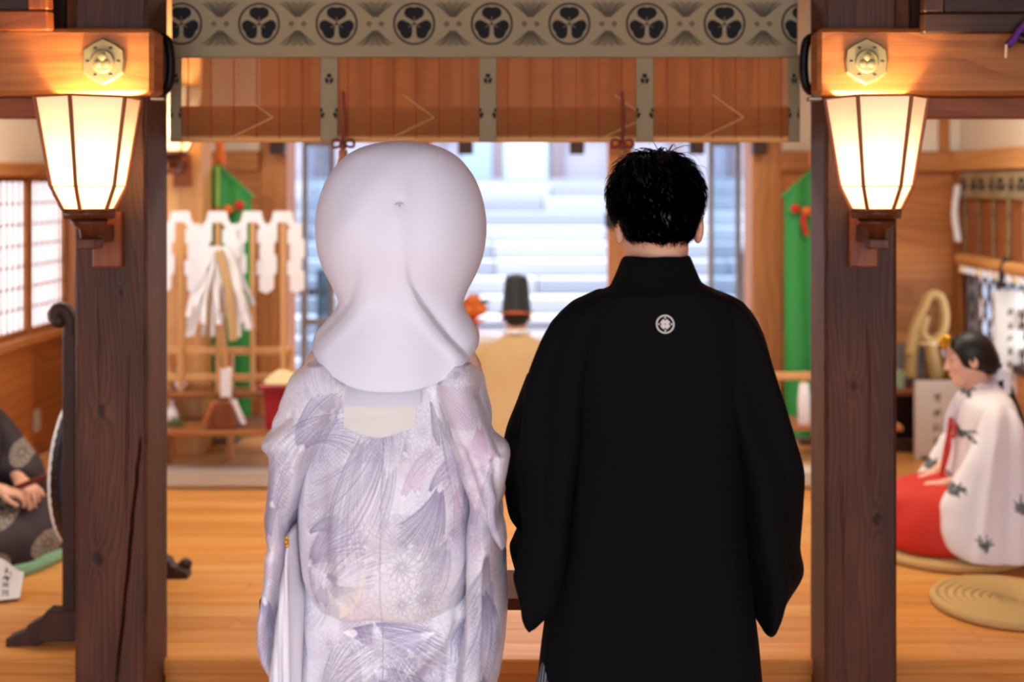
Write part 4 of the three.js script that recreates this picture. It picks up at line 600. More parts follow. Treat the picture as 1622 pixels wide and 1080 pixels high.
function bodyGeo(bones, lo, hi, k = 0.03) { return nets((p) => { let d = 9; for (const [a, b, r, s] of bones) d = smin(d, cap(p, a, b, r, s), k); return d; }, lo, hi, 0.014); }
// locks of hair that flow from a crown point over an ellipsoid
function locks(c, r, crown, n, len, lift, keep, s) {
  seed = s; const pos = [], nor = [], idx = [];
  for (let k = 0; k < n; k++) {
    let u = new THREE.Vector3(rr(-1, 1), rr(-1, 1), rr(-1, 1)); if (u.length() > 1 || u.length() < 0.1) { k--; continue; } u.normalize();
    const root = new THREE.Vector3(c[0] + u.x * r[0] * 0.97, c[1] + u.y * r[1] * 0.97, c[2] + u.z * r[2] * 0.97); if (!keep(root)) continue;
    const nn = new THREE.Vector3(u.x / r[0], u.y / r[1], u.z / r[2]).normalize(); let dir = root.clone().sub(new THREE.Vector3(...crown)); dir.addScaledVector(nn, -dir.dot(nn)); if (dir.length() < 1e-4) dir.set(1, 0, 0); dir.normalize();
    const side = new THREE.Vector3().crossVectors(nn, dir); dir.addScaledVector(side, rr(-0.55, 0.55) + 0.35).normalize(); side.crossVectors(nn, dir).normalize();
    const L = len * rr(0.6, 1.3), w = rr(0.0014, 0.0034), lf = lift * rr(-0.2, 1.2), b = rr(-0.3, 0.3), base = pos.length / 3, q = new THREE.Vector3();
    for (let j = 0; j <= 5; j++) { const t = j / 5; const p = root.clone().addScaledVector(dir, L * t).addScaledVector(side, b * L * t * t).addScaledVector(nn, lf * Math.sin(t * 2.2) - L * t * t * 0.22 - 0.001);
      for (const e of [-1, 1]) { q.copy(p).addScaledVector(side, e * w * (1 - t * 0.92)); pos.push(q.x, q.y, q.z); nor.push(nn.x + e * side.x * 0.7, nn.y + e * side.y * 0.7, nn.z + e * side.z * 0.7); } q.copy(p).addScaledVector(nn, w * 0.8 * (1 - t)); pos.push(q.x, q.y, q.z); nor.push(nn.x, nn.y, nn.z); }
    for (let j = 0; j < 5; j++) { const a = base + j * 3; for (const [m, o] of [[0, 2], [2, 1]]) idx.push(a + m, a + o, a + m + 3, a + o, a + o + 3, a + m + 3); }
  }
  const g = new THREE.BufferGeometry(); g.setAttribute('position', new THREE.Float32BufferAttribute(pos, 3)); g.setAttribute('normal', new THREE.Float32BufferAttribute(nor, 3)); g.setAttribute('uv', new THREE.Float32BufferAttribute(new Float32Array(pos.length / 3 * 2), 2)); g.setIndex(idx); return g;
}

// ------------------------------------------------------------------ the groom
const blackCloth = phy({ color: 0x050507, roughness: 0.85, specularIntensity: 0.25, sheen: 0.03, sheenColor: new THREE.Color(0.25, 0.27, 0.36), sheenRoughness: 0.6, side: THREE.DoubleSide, bumpMap: tex(128, 128, (u, v) => { const t = 127 + 90 * Math.sin(u * 2 * Math.PI * 16) * Math.sin(v * 2 * Math.PI * 16); return [t, t, t]; }, false, [30, 30]), bumpScale: 0.0003 });
{
  const K = 0.00125, lx = (px) => (px - 1043) * K, ly = (py) => EYE - (py - CY) * K;
  const t = thing('person', 'man in a plain black crested kimono jacket seen from behind', 'person', [lx(1043) + 0.22, 0, -2.375]);
  // body
  const bones = [[[0, 1.46, 0.0], [0, 1.3, 0.0], 0.055, 0.1], [[-0.12, 1.34, 0], [0.12, 1.34, 0], 0.055, 0.055], [[0, 1.3, 0], [0, 1.05, 0], 0.105, 0.1], [[0, 1.05, 0], [0, 0.92, 0], 0.1, 0.11]];
  for (const s of [-1, 1]) bones.push([[s * 0.16, 1.34, 0], [s * 0.23, 1.08, 0.01], 0.045, 0.036], [[s * 0.23, 1.08, 0.01], [s * 0.1, 1.0, -0.22], 0.036, 0.026], [[s * 0.09, 0.9, 0], [s * 0.1, 0.5, 0], 0.075, 0.052], [[s * 0.1, 0.5, 0], [s * 0.11, 0.09, 0.01], 0.05, 0.034], [[s * 0.11, 0.05, 0.02], [s * 0.13, 0.04, -0.14], 0.035, 0.03]);
  const head = put(HEAD, 0.97, [-0.02, Math.PI + 0.2, 0], [lx(1041), 1.547, 0.0]);
  const body = [bodyGeo(bones, [-0.35, -0.02, -0.33], [0.35, 1.5, 0.16]), head, aimHand(HAND, [0.09, 1.0, -0.24], [-0.9, -0.3, -0.4], [0, -0.3, 1]), aimHand(HANDL, [-0.09, 1.0, -0.25], [0.9, -0.3, -0.4], [0, -0.3, 1])];
  part('body', body.map((g) => g), M.skin, t);
  // hair: a cap and many locks
  const hc = [lx(1038), 1.604, 0.012], hr = [0.09, 0.09, 0.113];
  const cut = (p) => { let d = smin(ell(p, hc, hr), ell(p, [lx(1040), 1.553, 0.052], [0.072, 0.055, 0.068]), 0.01); d += 0.004 * (vnoise(p[0] * 70 + 9, p[1] * 70 + p[2] * 60, 3) - 0.5); d = smax(d, -ell(p, [lx(1045), 1.51, -0.115], [0.1, 0.12, 0.085]), 0.02); for (const [e, r] of [[lx(970), 0.036], [lx(1110), 0.03]]) d = smax(d, -ell(p, [e, 1.545, -0.005], [r, 0.034, 0.034]), 0.01); return smax(d, 1.516 - p[1] - 0.3 * Math.max(0, 0.02 - Math.abs(p[0])), 0.012); };
  const cap0 = nets(cut, [-0.12, 1.48, -0.13], [0.12, 1.73, 0.15], 0.004);
  const keep = (p) => cut([p.x * 0.985, p.y, p.z * 0.985]) < 0.006 && p.y > 1.53 && Math.min(ell([p.x, p.y, p.z], [lx(970), 1.545, -0.005], [0.04, 0.036, 0.036]), ell([p.x, p.y, p.z], [lx(1110), 1.545, -0.005], [0.034, 0.036, 0.036])) > 0;
  part('hair', [cap0, locks(hc, [hr[0] + 0.001, hr[1], hr[2]], [hc[0] + 0.005, 1.69, 0.02], 5200, 0.045, 0.013, keep, 5), locks([lx(1038), 1.635, 0.015], [0.07, 0.06, 0.085], [hc[0] + 0.005, 1.68, 0.02], 260, 0.06, 0.03, (p) => p.y > 1.65, 9), locks([lx(1040), 1.553, 0.052], [0.073, 0.055, 0.069], [hc[0], 1.66, 0.03], 4200, 0.03, 0.004, (p) => p.z > -0.01 && p.y < 1.65 && p.y > 1.532, 6)], M.hair, t, 'short tousled black hair');
  // jacket: torso, sleeves, collar
  const fold = (f, s, p) => { const a = f * 6.283; return 0.004 * Math.sin(a * 7 + p[1] * 6) * sst(1.3, 0.9, p[1]) + 0.006 * (fbm(a * 2.2, p[1] * 2.4, 21) - 0.5) + 0.004 * gauss(p[0] + 0.0, 0.004) * 0; };
  const torso = [[1.462, -0.064, 0.064, -0.045, 0.092], [1.436, -0.08, 0.082, -0.058, 0.1], [1.42, -0.112, 0.112, -0.07, 0.1], [1.405, -0.148, 0.146, -0.078, 0.1], [1.38, -0.172, 0.17, -0.09, 0.103], [1.32, -0.182, 0.18, -0.11, 0.112], [1.2, -0.18, 0.176, -0.13, 0.118], [1.05, -0.176, 0.172, -0.14, 0.112], [0.9, -0.19, 0.178, -0.15, 0.116], [0.8, -0.215, 0.192, -0.155, 0.124], [0.7, -0.23, 0.205, -0.16, 0.132], [0.56, -0.242, 0.214, -0.165, 0.14], [0.54, -0.238, 0.21, -0.16, 0.134]];
  const jt = part('jacket_body', cloth(torso, { n: 160, sub: 9, pw: 2.6, fold, capBottom: false }), blackCloth, t, 'black silk jacket back');
  const sf = (k) => (f, s, p) => { const a = f * 6.283; return 0.009 * Math.sin(a * 5 + k + p[1] * 5) * sst(0.08, 0.4, s) * sst(1.0, 0.75, s) + 0.006 * (fbm(a * 3, p[1] * 5, 30 + k) - 0.5); };
  const R = [[1.416, 0.05, 0.125, -0.05, 0.062], [1.404, 0.06, 0.152, -0.056, 0.07], [1.386, 0.07, 0.174, -0.06, 0.078], [1.34, 0.085, 0.204, -0.066, 0.086], [1.255, 0.1, 0.229, -0.075, 0.09], [1.14, 0.125, 0.261, -0.095, 0.092], [1.067, 0.14, 0.283, -0.17, 0.088], [0.99, 0.148, 0.286, -0.28, 0.082], [0.905, 0.16, 0.282, -0.31, 0.076], [0.849, 0.174, 0.289, -0.31, 0.07], [0.8, 0.19, 0.263, -0.305, 0.06], [0.765, 0.198, 0.246, -0.295, 0.045], [0.748, 0.202, 0.238, -0.285, 0.035], [0.738, 0.208, 0.229, -0.27, 0.02]];
  part('sleeve', cloth(R, { n: 110, sub: 9, pw: 2.3, fold: sf(1) }), blackCloth, t, 'black hanging sleeve');
  const L = [[1.418, -0.125, -0.05, -0.05, 0.062], [1.406, -0.152, -0.06, -0.056, 0.07], [1.392, -0.178, -0.07, -0.06, 0.078], [1.355, -0.214, -0.085, -0.066, 0.084], [1.3, -0.24, -0.1, -0.07, 0.088], [1.23, -0.262, -0.115, -0.08, 0.09], [1.12, -0.272, -0.13, -0.12, 0.09], [1.02, -0.274, -0.15, -0.26, 0.086], [0.92, -0.272, -0.165, -0.31, 0.08], [0.872, -0.288, -0.172, -0.31, 0.074], [0.85, -0.294, -0.176, -0.31, 0.07], [0.8, -0.279, -0.192, -0.305, 0.06], [0.772, -0.274, -0.222, -0.295, 0.045], [0.756, -0.27, -0.236, -0.285, 0.035], [0.748, -0.263, -0.246, -0.27, 0.02]];
  const L2 = [[1.24, -0.262, -0.16, -0.12, -0.03], [1.17, -0.286, -0.16, -0.17, -0.03], [1.11, -0.3, -0.17, -0.22, -0.03], [1.04, -0.3045, -0.18, -0.25, -0.03], [0.98, -0.3, -0.19, -0.26, -0.03], [0.93, -0.29, -0.2, -0.26, -0.03], [0.91, -0.278, -0.22, -0.25, -0.03]];
  part('sleeve', [cloth(L, { n: 110, sub: 9, pw: 2.3, fold: sf(4) }), cloth(L2, { n: 70, sub: 8, pw: 2.2, fold: sf(7), capTop: true })], blackCloth, t, 'black hanging sleeve');
  const ck = (a, r, z) => [lx(1037) + Math.sin(a) * r, 0, z + Math.cos(a) * r * 0.92]; // folded collar, open at the front
  const prof = [[0.056, 1.44], [0.058, 1.47], [0.0605, 1.486], [0.064, 1.489], [0.068, 1.484], [0.077, 1.462], [0.088, 1.438], [0.098, 1.423], [0.1, 1.419], [0.094, 1.416]];
  part('collar', sheet((u, v) => { const a = (u - 0.5) * 5.0, s = v * (prof.length - 1), [r, y] = rowAt(prof, s), p = ck(a, r + 0.001, 0.028), dn = 0.03 * sst(1.2, 2.5, Math.abs(a)); return [p[0], y - dn + 0.002 * Math.sin(a * 6) * v, p[2]]; }, 90, 40), blackCloth, t, 'stiff folded black collar');
  // crest: white ring with a four petalled flower
  const cz = 0.1095, cg = new THREE.Group(); const white = std({ color: 0xcfc6bd, roughness: 0.8, side: THREE.DoubleSide }), crest = [];
  crest.push(new THREE.RingGeometry(0.0148, 0.0175, 40)); for (let k = 0; k < 4; k++) { const a = k * Math.PI / 2 + Math.PI / 4, sh = new THREE.Shape(); sh.moveTo(0.001, 0); sh.bezierCurveTo(0.003, 0.006, 0.007, 0.0068, 0.0112, 0.0045); sh.lineTo(0.0105, 0); sh.lineTo(0.0112, -0.0045); sh.bezierCurveTo(0.007, -0.0068, 0.003, -0.006, 0.001, 0); crest.push(new THREE.ShapeGeometry(sh).scale(0.86, 0.82, 1).rotateZ(a)); crest.push(new THREE.CircleGeometry(0.0018, 10).translate(Math.cos(a + 0.785) * 0.0118, Math.sin(a + 0.785) * 0.0118, 0)); }
  const cm = part('crest', crest.map((g) => g.rotateX(-0.12).translate(lx(1045), ly(503), 0)), white, t, 'small white family crest');
  { // lay the crest on the cloth
    const P = jt.geometry.attributes.position, v = new THREE.Vector3(); const cp = cm.geometry.attributes.position; for (let i = 0; i < cp.count; i++) { v.fromBufferAttribute(cp, i); let best = 9, bz = 0; for (let k = 0; k < P.count; k++) { if (P.getZ(k) < 0) continue; const d = Math.hypot(P.getX(k) - v.x, P.getY(k) - v.y); if (d < best) { best = d; bz = P.getZ(k); } } cp.setZ(i, bz + 0.0028); } 
    let m = 0; for (let i = 0; i < cp.count; i++) m = Math.max(m, 0); }
  // pleated skirt trousers and sandals below the jacket
  const stripe = std({ map: drawn(256, 16, (g, w, h) => { for (let k = 0; k < 32; k++) { g.fillStyle = k % 2 ? '#8d9097' : '#15151a'; g.fillRect(k * 8, 0, 8, h); } }, true, [6, 1]), roughness: 0.7, side: THREE.DoubleSide });
  part('hakama', cloth([[0.85, -0.16, 0.16, -0.12, 0.09], [0.62, -0.246, 0.205, -0.15, 0.125], [0.3, -0.255, 0.235, -0.17, 0.15], [0.06, -0.27, 0.26, -0.18, 0.17], [0.045, -0.26, 0.25, -0.17, 0.16]], { n: 160, sub: 10, pw: 2.6, capBottom: false, fold: (f, s, p) => 0.012 * Math.sin(f * 6.283 * 12) * s }), stripe, t, 'grey striped pleated hakama');
  for (const s of [-1, 1]) part('sandal', cbox(0.1, 0.03, 0.25, 0.012, 2, [s * 0.12, 0.015, -0.06]), M.cream, t);
}

// ------------------------------------------------------------------ the bride
const KB = 2.4 / FPX, bxp = (px) => (px - 622) * KB, byp = (py) => EYE - (py - CY) * KB;
// brocade: one square metre of cloth, x from -0.5 to 0.5, y from 0.45 to 1.45 in the wearer's own metres
const SZ = 2048, tu = (px) => (bxp(px) + 0.5) * SZ, tv = (py) => (1.45 - byp(py)) * SZ, ts = KB * SZ;
function brocade(g, height) {
  seed = 991; const W = SZ; const ink = (c, a) => (height ? `rgba(255,255,255,${a})` : `rgba(${c},${a})`);
  g.fillStyle = height ? '#606060' : '#ebe6ec'; g.fillRect(0, 0, W, W);
  if (!height) for (let k = 0; k < 260; k++) { const x = rnd() * W, y = rnd() * W, r = rr(40, 170), q = g.createRadialGradient(x, y, 0, x, y, r), c = [['236,214,226'], ['206,198,226'], ['240,234,240'], ['232,222,212']][Math.floor(rnd() * 4)]; q.addColorStop(0, `rgba(${c},0.25)`); q.addColorStop(1, `rgba(${c},0)`); g.fillStyle = q; g.fillRect(x - r, y - r, 2 * r, 2 * r); }
  for (let k = 0; k < 90000; k++) { const x = rnd() * W, y = rnd() * W, n = vnoise(x / 90, y / 90, 8), L = rr(3, 11); g.strokeStyle = rnd() < 0.5 ? ink('255,255,255', 0.36) : height ? 'rgba(0,0,0,0.2)' : `rgba(150,138,176,${0.1 + 0.3 * sst(0.4, 0.72, n)})`; g.lineWidth = rr(1, 2.2); const a = vnoise(x / 160, y / 160, 9) * 9; g.beginPath(); g.moveTo(x, y); g.lineTo(x + Math.cos(a) * L, y + Math.sin(a) * L); g.stroke(); }
  const LAV = '134,122,160', PINK = '200,158,186', GREY = '112,106,134', WHITE = '255,252,255', CREAM = '238,214,186';
  // a wing: long curved feathers, each with barbs
  const wing = (px, py, ang, len, spread, n, bend, col, al) => { const x0 = tu(px), y0 = tv(py), L0 = len * ts; n = Math.round(n * 1.9); for (let k = 0; k < n; k++) { const f = k / (n - 1) - 0.5, a = ang + f * spread, L = L0 * (0.72 + 0.28 * Math.cos(f * 3)) * rr(0.9, 1.05), ex = x0 + Math.cos(a) * L, ey = y0 + Math.sin(a) * L, mx = x0 + Math.cos(a - bend) * L * 0.55, my = y0 + Math.sin(a - bend) * L * 0.55;
    g.strokeStyle = ink(col, Math.min(0.8, al * 1.15)); g.lineWidth = rr(1.6, 4.2); g.lineCap = 'round'; g.beginPath(); g.moveTo(mixn(x0, mx, 0.25), mixn(y0, my, 0.25)); g.quadraticCurveTo(mx, my, ex, ey); g.stroke(); g.strokeStyle = ink(WHITE, al * 0.8); g.lineWidth = 1.6; g.beginPath(); g.moveTo(x0, y0); g.quadraticCurveTo(mx + 4, my + 3, ex, ey); g.stroke();
    for (let q = 0.3; q < 1; q += 0.045) { const bx0 = (1 - q) * (1 - q) * x0 + 2 * q * (1 - q) * mx + q * q * ex, by0 = (1 - q) * (1 - q) * y0 + 2 * q * (1 - q) * my + q * q * ey; g.strokeStyle = ink(q * 20 % 2 < 1 ? WHITE : col, al * 0.55); g.lineWidth = 1.2; g.beginPath(); g.moveTo(bx0, by0); g.lineTo(bx0 + Math.cos(a + 0.7) * 10, by0 + Math.sin(a + 0.7) * 10); g.stroke(); } } };
  const flower = (px, py, r, col, al, n = 12) => { const x = tu(px), y = tv(py), R = r * ts; for (const q of [1, 0.66, 0.36]) for (let k = 0; k < n; k++) { const a = k / n * 6.283 + q; g.save(); g.translate(x, y); g.rotate(a); g.fillStyle = ink(WHITE, al * 0.2); g.strokeStyle = ink(col, al * 0.75); g.lineWidth = 1.8; g.beginPath(); g.ellipse(R * q * 0.62, 0, R * q * 0.42, R * q * 0.24, 0, 0, 7); g.fill(); g.stroke(); g.restore(); } g.fillStyle = ink(CREAM, al * 0.4); g.beginPath(); g.arc(x, y, R * 0.1, 0, 7); g.fill(); };
  const waves = (px, py, w, h, col, al) => { g.strokeStyle = ink(col, al); g.lineWidth = 2.2; for (let k = 0; k < 14; k++) { g.beginPath(); for (let i = 0; i <= 30; i++) { const x = tu(px) + (i / 30) * w * ts, y = tv(py) + (k / 14) * h * ts + 10 * Math.sin(i * 0.6 + k * 1.3); i ? g.lineTo(x, y) : g.moveTo(x, y); } g.stroke(); } };
  const scales = (px, py, w, h, r, col, al) => { g.strokeStyle = ink(col, al); g.lineWidth = 1.8; for (let j = 0; j < h / r * 1.4; j++) for (let i = 0; i < w / r / 1.6; i++) { const x = tu(px + i * r * 1.6 + (j % 2) * r * 0.8), y = tv(py + j * r * 0.7); for (const q of [1, 0.6]) { g.beginPath(); g.arc(x, y, r * ts * q, Math.PI, 2 * Math.PI); g.stroke(); } } };
  scales(590, 650, 70, 60, 5, GREY, 0.3); scales(500, 690, 60, 120, 5, LAV, 0.28); scales(430, 690, 50, 90, 5, LAV, 0.4); scales(640, 780, 60, 40, 5, LAV, 0.25); scales(560, 945, 130, 40, 5, LAV, 0.35); scales(700, 600, 60, 60, 4, PINK, 0.4); scales(735, 680, 60, 90, 5, PINK, 0.35); scales(755, 900, 45, 140, 5, GREY, 0.4); scales(430, 860, 40, 140, 5, LAV, 0.35);
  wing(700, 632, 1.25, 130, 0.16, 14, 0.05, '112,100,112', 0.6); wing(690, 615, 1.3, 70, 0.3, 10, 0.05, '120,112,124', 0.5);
  // left shoulder crane wing, centre tail plume, right dark plume, flowers, lower cranes
  wing(500, 690, -0.7, 100, 1.5, 24, 0.5, LAV, 0.42); wing(560, 640, 2.5, 110, 0.9, 18, -0.4, GREY, 0.3); wing(625, 640, 2.0, 210, 0.9, 26, 0.35, LAV, 0.32); wing(600, 650, 1.75, 230, 0.4, 14, -0.2, GREY, 0.25);
  wing(712, 735, 1.95, 110, 0.95, 24, 0.2, '112,98,140', 0.55); wing(735, 745, 1.3, 100, 0.5, 12, 0.1, PINK, 0.4); flower(655, 850, 34, GREY, 0.42); flower(690, 900, 38, GREY, 0.4, 16); flower(705, 835, 30, LAV, 0.35); flower(655, 905, 26, GREY, 0.32);
  wing(520, 930, -1.1, 150, 1.2, 24, 0.4, LAV, 0.36); wing(500, 860, -0.6, 120, 0.9, 18, 0.3, LAV, 0.34); flower(590, 905, 30, PINK, 0.4); wing(560, 930, -1.3, 100, 0.7, 14, -0.3, CREAM, 0.35);
  wing(560, 960, 0.4, 190, 0.8, 26, 0.4, LAV, 0.45); wing(700, 960, 2.6, 170, 0.7, 22, -0.3, LAV, 0.36); wing(530, 1080, -0.9, 130, 1.1, 20, 0.3, GREY, 0.3); wing(640, 1090, -1.4, 120, 1.1, 20, 0.3, LAV, 0.3); wing(610, 1010, 0.9, 160, 1.1, 20, 0.4, GREY, 0.25);
  wing(455, 830, -1.6, 150, 0.7, 18, 0.2, LAV, 0.5); wing(440, 900, 1.4, 160, 0.6, 16, 0.2, LAV, 0.5); wing(460, 760, 2.0, 90, 0.9, 14, 0.2, GREY, 0.4); wing(770, 640, 1.9, 130, 0.7, 18, 0.3, PINK, 0.5); wing(790, 700, 1.6, 140, 0.6, 16, -0.2, LAV, 0.45); flower(760, 720, 36, PINK, 0.4);
  wing(770, 880, 1.5, 170, 0.7, 24, 0.3, '112,106,144', 0.5); wing(785, 830, 1.8, 120, 0.8, 16, 0.2, GREY, 0.45); wing(770, 1010, 1.4, 120, 0.9, 20, 0.3, '112,106,144', 0.5);
  for (let k = 0; k < 46; k++) wing(rr(400, 850), rr(560, 1180), rr(0, 6.3), rr(50, 110), rr(0.5, 1.1), 12, rr(-0.4, 0.4), [LAV, PINK, WHITE, GREY][k % 4], 0.22);
  for (let k = 0; k < 30; k++) flower(rr(400, 850), rr(560, 1180), rr(14, 30), [LAV, PINK, WHITE, GREY][k % 4], 0.24); waves(430, 660, 60, 60, WHITE, 0.35); waves(600, 680, 60, 110, WHITE, 0.3); waves(500, 960, 240, 60, WHITE, 0.3);
  g.strokeStyle = height ? 'rgba(0,0,0,0.5)' : 'rgba(150,140,160,0.6)'; g.lineWidth = 2.5; g.beginPath(); g.moveTo(tu(623), tv(560)); g.lineTo(tu(623), tv(1300)); g.stroke(); // centre back seam
}
const fixUV = (g) => { const u = g.attributes.uv; for (let i = 0; i < u.count; i++) u.setXY(i, u.getX(i) + 0.5, u.getY(i) - 0.45); return g; };
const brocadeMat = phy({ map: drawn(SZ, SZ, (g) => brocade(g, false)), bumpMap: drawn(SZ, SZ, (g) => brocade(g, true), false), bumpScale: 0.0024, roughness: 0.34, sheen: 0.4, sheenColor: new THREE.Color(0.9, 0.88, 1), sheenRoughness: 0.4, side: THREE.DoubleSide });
const whiteSilk = phy({ color: 0xe9e5ec, roughness: 0.5, sheen: 0.4, sheenRoughness: 0.5, side: THREE.DoubleSide, bumpMap: tex(128, 128, (u, v) => { const t = 127 + 80 * Math.sin(u * 2 * Math.PI * 20) * Math.sin(v * 2 * Math.PI * 20); return [t, t, t]; }, false, [20, 20]), bumpScale: 0.0002 });
{
  const t = thing('person', 'bride in a white hood and embroidered white kimono seen from behind', 'person', [X(622, 2.4), 0, -2.4]);
  const bones = [[[0.01, 1.4, 0.0], [0, 1.27, 0.0], 0.045, 0.09], [[-0.11, 1.27, 0], [0.11, 1.27, 0], 0.045, 0.045], [[0, 1.25, 0], [0, 1.0, 0], 0.095, 0.085], [[0, 1.0, 0], [0, 0.86, 0], 0.09, 0.105]];
  for (const s of [-1, 1]) bones.push([[s * 0.14, 1.26, 0], [s * 0.19, 1.02, 0.0], 0.038, 0.03], [[s * 0.19, 1.02, 0], [s * 0.07, 0.98, -0.2], 0.03, 0.022], [[s * 0.08, 0.85, 0], [s * 0.07, 0.45, 0], 0.07, 0.046], [[s * 0.07, 0.45, 0], [s * 0.07, 0.08, 0.01], 0.045, 0.03], [[s * 0.07, 0.045, 0.02], [s * 0.07, 0.035, -0.12], 0.03, 0.026]);
  part('body', [bodyGeo(bones, [-0.3, -0.01, -0.3], [0.3, 1.46, 0.16]), put(HEAD, 0.92, [-0.06, Math.PI, 0], [0.015, 1.475, -0.02]), aimHand(HAND, [0.07, 0.98, -0.21], [-0.9, -0.2, -0.4], [0, -0.3, 1]), aimHand(HANDL, [-0.07, 0.98, -0.22], [0.9, -0.2, -0.4], [0, -0.3, 1])], M.skinPale, t);
  part('hair', nets((p) => smax(smin(ell(p, [0.015, 1.53, 0.02], [0.085, 0.08, 0.1]), ell(p, [0.015, 1.6, 0.02], [0.06, 0.06, 0.07]), 0.04), -ell(p, [0.015, 1.47, -0.13], [0.08, 0.1, 0.075]), 0.02), [-0.1, 1.42, -0.12], [0.13, 1.68, 0.14], 0.008), M.hair, t, 'black hair put up under the hood');
  // ---- hood
  const HW = [[222, 2], [223.5, 22], [227, 42], [235, 68], [250, 92], [275, 113], [300, 125], [330, 133], [360, 136], [390, 133.5], [415, 127.5], [440, 117], [460, 106.5], [478, 100]];
  const HB = [[222, 0.0], [223.5, 0.022], [227, 0.045], [235, 0.072], [250, 0.098], [275, 0.124], [300, 0.142], [330, 0.156], [360, 0.163], [390, 0.16], [415, 0.15], [440, 0.138], [460, 0.13], [478, 0.126]];
  const L_ = [[300, 612], [340, 606], [400, 597], [440, 588], [475, 574], [505, 548], [530, 522], [552, 503], [605, 480]], R_ = [[300, 646], [340, 648], [400, 651], [440, 656], [475, 672], [505, 692], [530, 712], [552, 733], [605, 770]];
  const along = (tab, y) => { let i = 0; while (i < tab.length - 2 && tab[i + 1][0] < y) i++; const q = clamp((y - tab[i][0]) / (tab[i + 1][0] - tab[i][0])); return mixn(tab[i][1], tab[i + 1][1], q); };
  const NV = 150, NU = 220;
  const hood = sheet((u, v) => {
    const a = (u - 0.5) * 5.0, sn = Math.sin(a), cs = Math.cos(a); let py, w, b, cx;
    if (v < 0.66) { const s = (v / 0.66) * (HW.length - 1), r = rowAt(HW, s), q = rowAt(HB, s); py = r[0]; w = r[1]; b = q[1]; cx = 634; }
    else { const q = (v - 0.66) / 0.34, ye = mixn(603, 549, clamp(Math.abs(sn)) ** 2.6) - 10 * Math.max(0, -cs); py = mixn(478, ye, q); w = 100 + 32 * sst(0, 0.85, q) + 3 * Math.sin(a * 3) * q; b = 0.126 + 0.026 * sst(0, 1, q); cx = 634 - 6 * q; }
    const px = cx + sn * w; let z = cs * b * (cs < 0 ? 0.95 : 1) - 0.018;
    if (cs > 0) { const dl = px - along(L_, py), dr = along(R_, py) - px, on = sst(390, 500, py), k = on * cs ** 0.35; // a broad central pleat fans out below the nape
      z += k * 0.006 * (gauss(dl - 14, 16) + gauss(dr - 9, 12)); const step = (q, w, e) => sst(0, w, -q) * Math.exp(-Math.max(0, -q - w) / e); z -= k * (0.012 * step(dl, 16, 45) + 0.02 * step(dr, 7, 40)); z -= 0.006 * k * gauss(px - 700, 26) * sst(420, 470, py);
      const up = sst(235, 260, py) * sst(470, 360, py); z += up * (0.004 * gauss(px - (560 + (330 - py) * 0.75 + 24), 26) - 0.002 * gauss(px - (530 + (330 - py) * 0.7), 24) + 0.006 * gauss(px - 640, 26) * sst(260, 360, py) - 0.003 * gauss(px - 668, 16) - 0.004 * gauss(Math.hypot(px - 646, (py - 318) * 1.2), 9)); z += 0.004 * (fbm(px / 60, py / 100, 4) - 0.5); }
    return [bxp(px), byp(py), z, px * KB, py * KB];
  }, NU, NV);
  const hp = part('hood', hood, phy({ color: 0xe6e4f0, roughness: 0.75, sheen: 0.5, sheenRoughness: 0.5, side: THREE.DoubleSide, bumpMap: whiteSilk.bumpMap, bumpScale: 0.00015 }), t, 'large rounded white silk hood with a cape');
  part('stitch', [[0, 0, -7, 3], [1, 0, 6, 2], [0, 1, 1, 7]].map(([a, b, c, e]) => bar([bxp(646 + a), byp(319 + b), 0.139], [bxp(646 + c), byp(319 + e), 0.137], 0.0012)), std({ color: 0x6a6470, roughness: 0.8 }), hp);
  // ---- kimono back with the folded obi under it
  const R = (py, a, b, zf, zb) => [byp(py), bxp(a), bxp(b), zf, zb];
  const wr = (k, amp) => (f, s, p) => amp * (fbm(p[0] * 9 + k, p[1] * 6, 60 + k) - 0.5);
  const yoke = cloth([R(535, 560, 690, -0.06, 0.05), R(550, 530, 720, -0.08, 0.075), R(566, 496, 748, -0.1, 0.088), R(590, 474, 764, -0.11, 0.098), R(620, 462, 770, -0.12, 0.104), R(660, 455, 778, -0.13, 0.108), R(720, 470, 770, -0.13, 0.1)], { n: 140, sub: 8, pw: 2.5, fold: wr(1, 0.008), capBottom: false });
  part('shoulders', fixUV(yoke), brocadeMat, t, 'embroidered white kimono shoulders');
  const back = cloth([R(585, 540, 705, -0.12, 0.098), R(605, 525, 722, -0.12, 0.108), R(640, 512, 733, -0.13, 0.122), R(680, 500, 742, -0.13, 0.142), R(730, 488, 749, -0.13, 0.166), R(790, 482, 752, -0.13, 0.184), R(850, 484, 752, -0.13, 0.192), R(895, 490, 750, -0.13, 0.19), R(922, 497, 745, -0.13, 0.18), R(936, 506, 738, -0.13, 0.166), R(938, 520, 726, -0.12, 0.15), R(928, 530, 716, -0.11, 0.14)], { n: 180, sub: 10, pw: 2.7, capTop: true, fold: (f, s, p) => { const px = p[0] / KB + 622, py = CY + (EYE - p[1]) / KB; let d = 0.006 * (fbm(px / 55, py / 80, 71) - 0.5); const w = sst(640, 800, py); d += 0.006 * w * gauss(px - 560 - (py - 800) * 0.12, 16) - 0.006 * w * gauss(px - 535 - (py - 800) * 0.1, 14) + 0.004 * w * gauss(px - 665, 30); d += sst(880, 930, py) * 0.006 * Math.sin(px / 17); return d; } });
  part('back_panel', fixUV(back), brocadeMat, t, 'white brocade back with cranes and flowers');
  // cream patch below the collar, lying on the back
  const bp = back.attributes.position, zAt = (x, y) => { let best = 9, z = 0; for (let i = 0; i < bp.count; i++) { if (bp.getZ(i) < 0.05) continue; const d = Math.hypot(bp.getX(i) - x, bp.getY(i) - y); if (d < best) { best = d; z = bp.getZ(i); } } return z; };
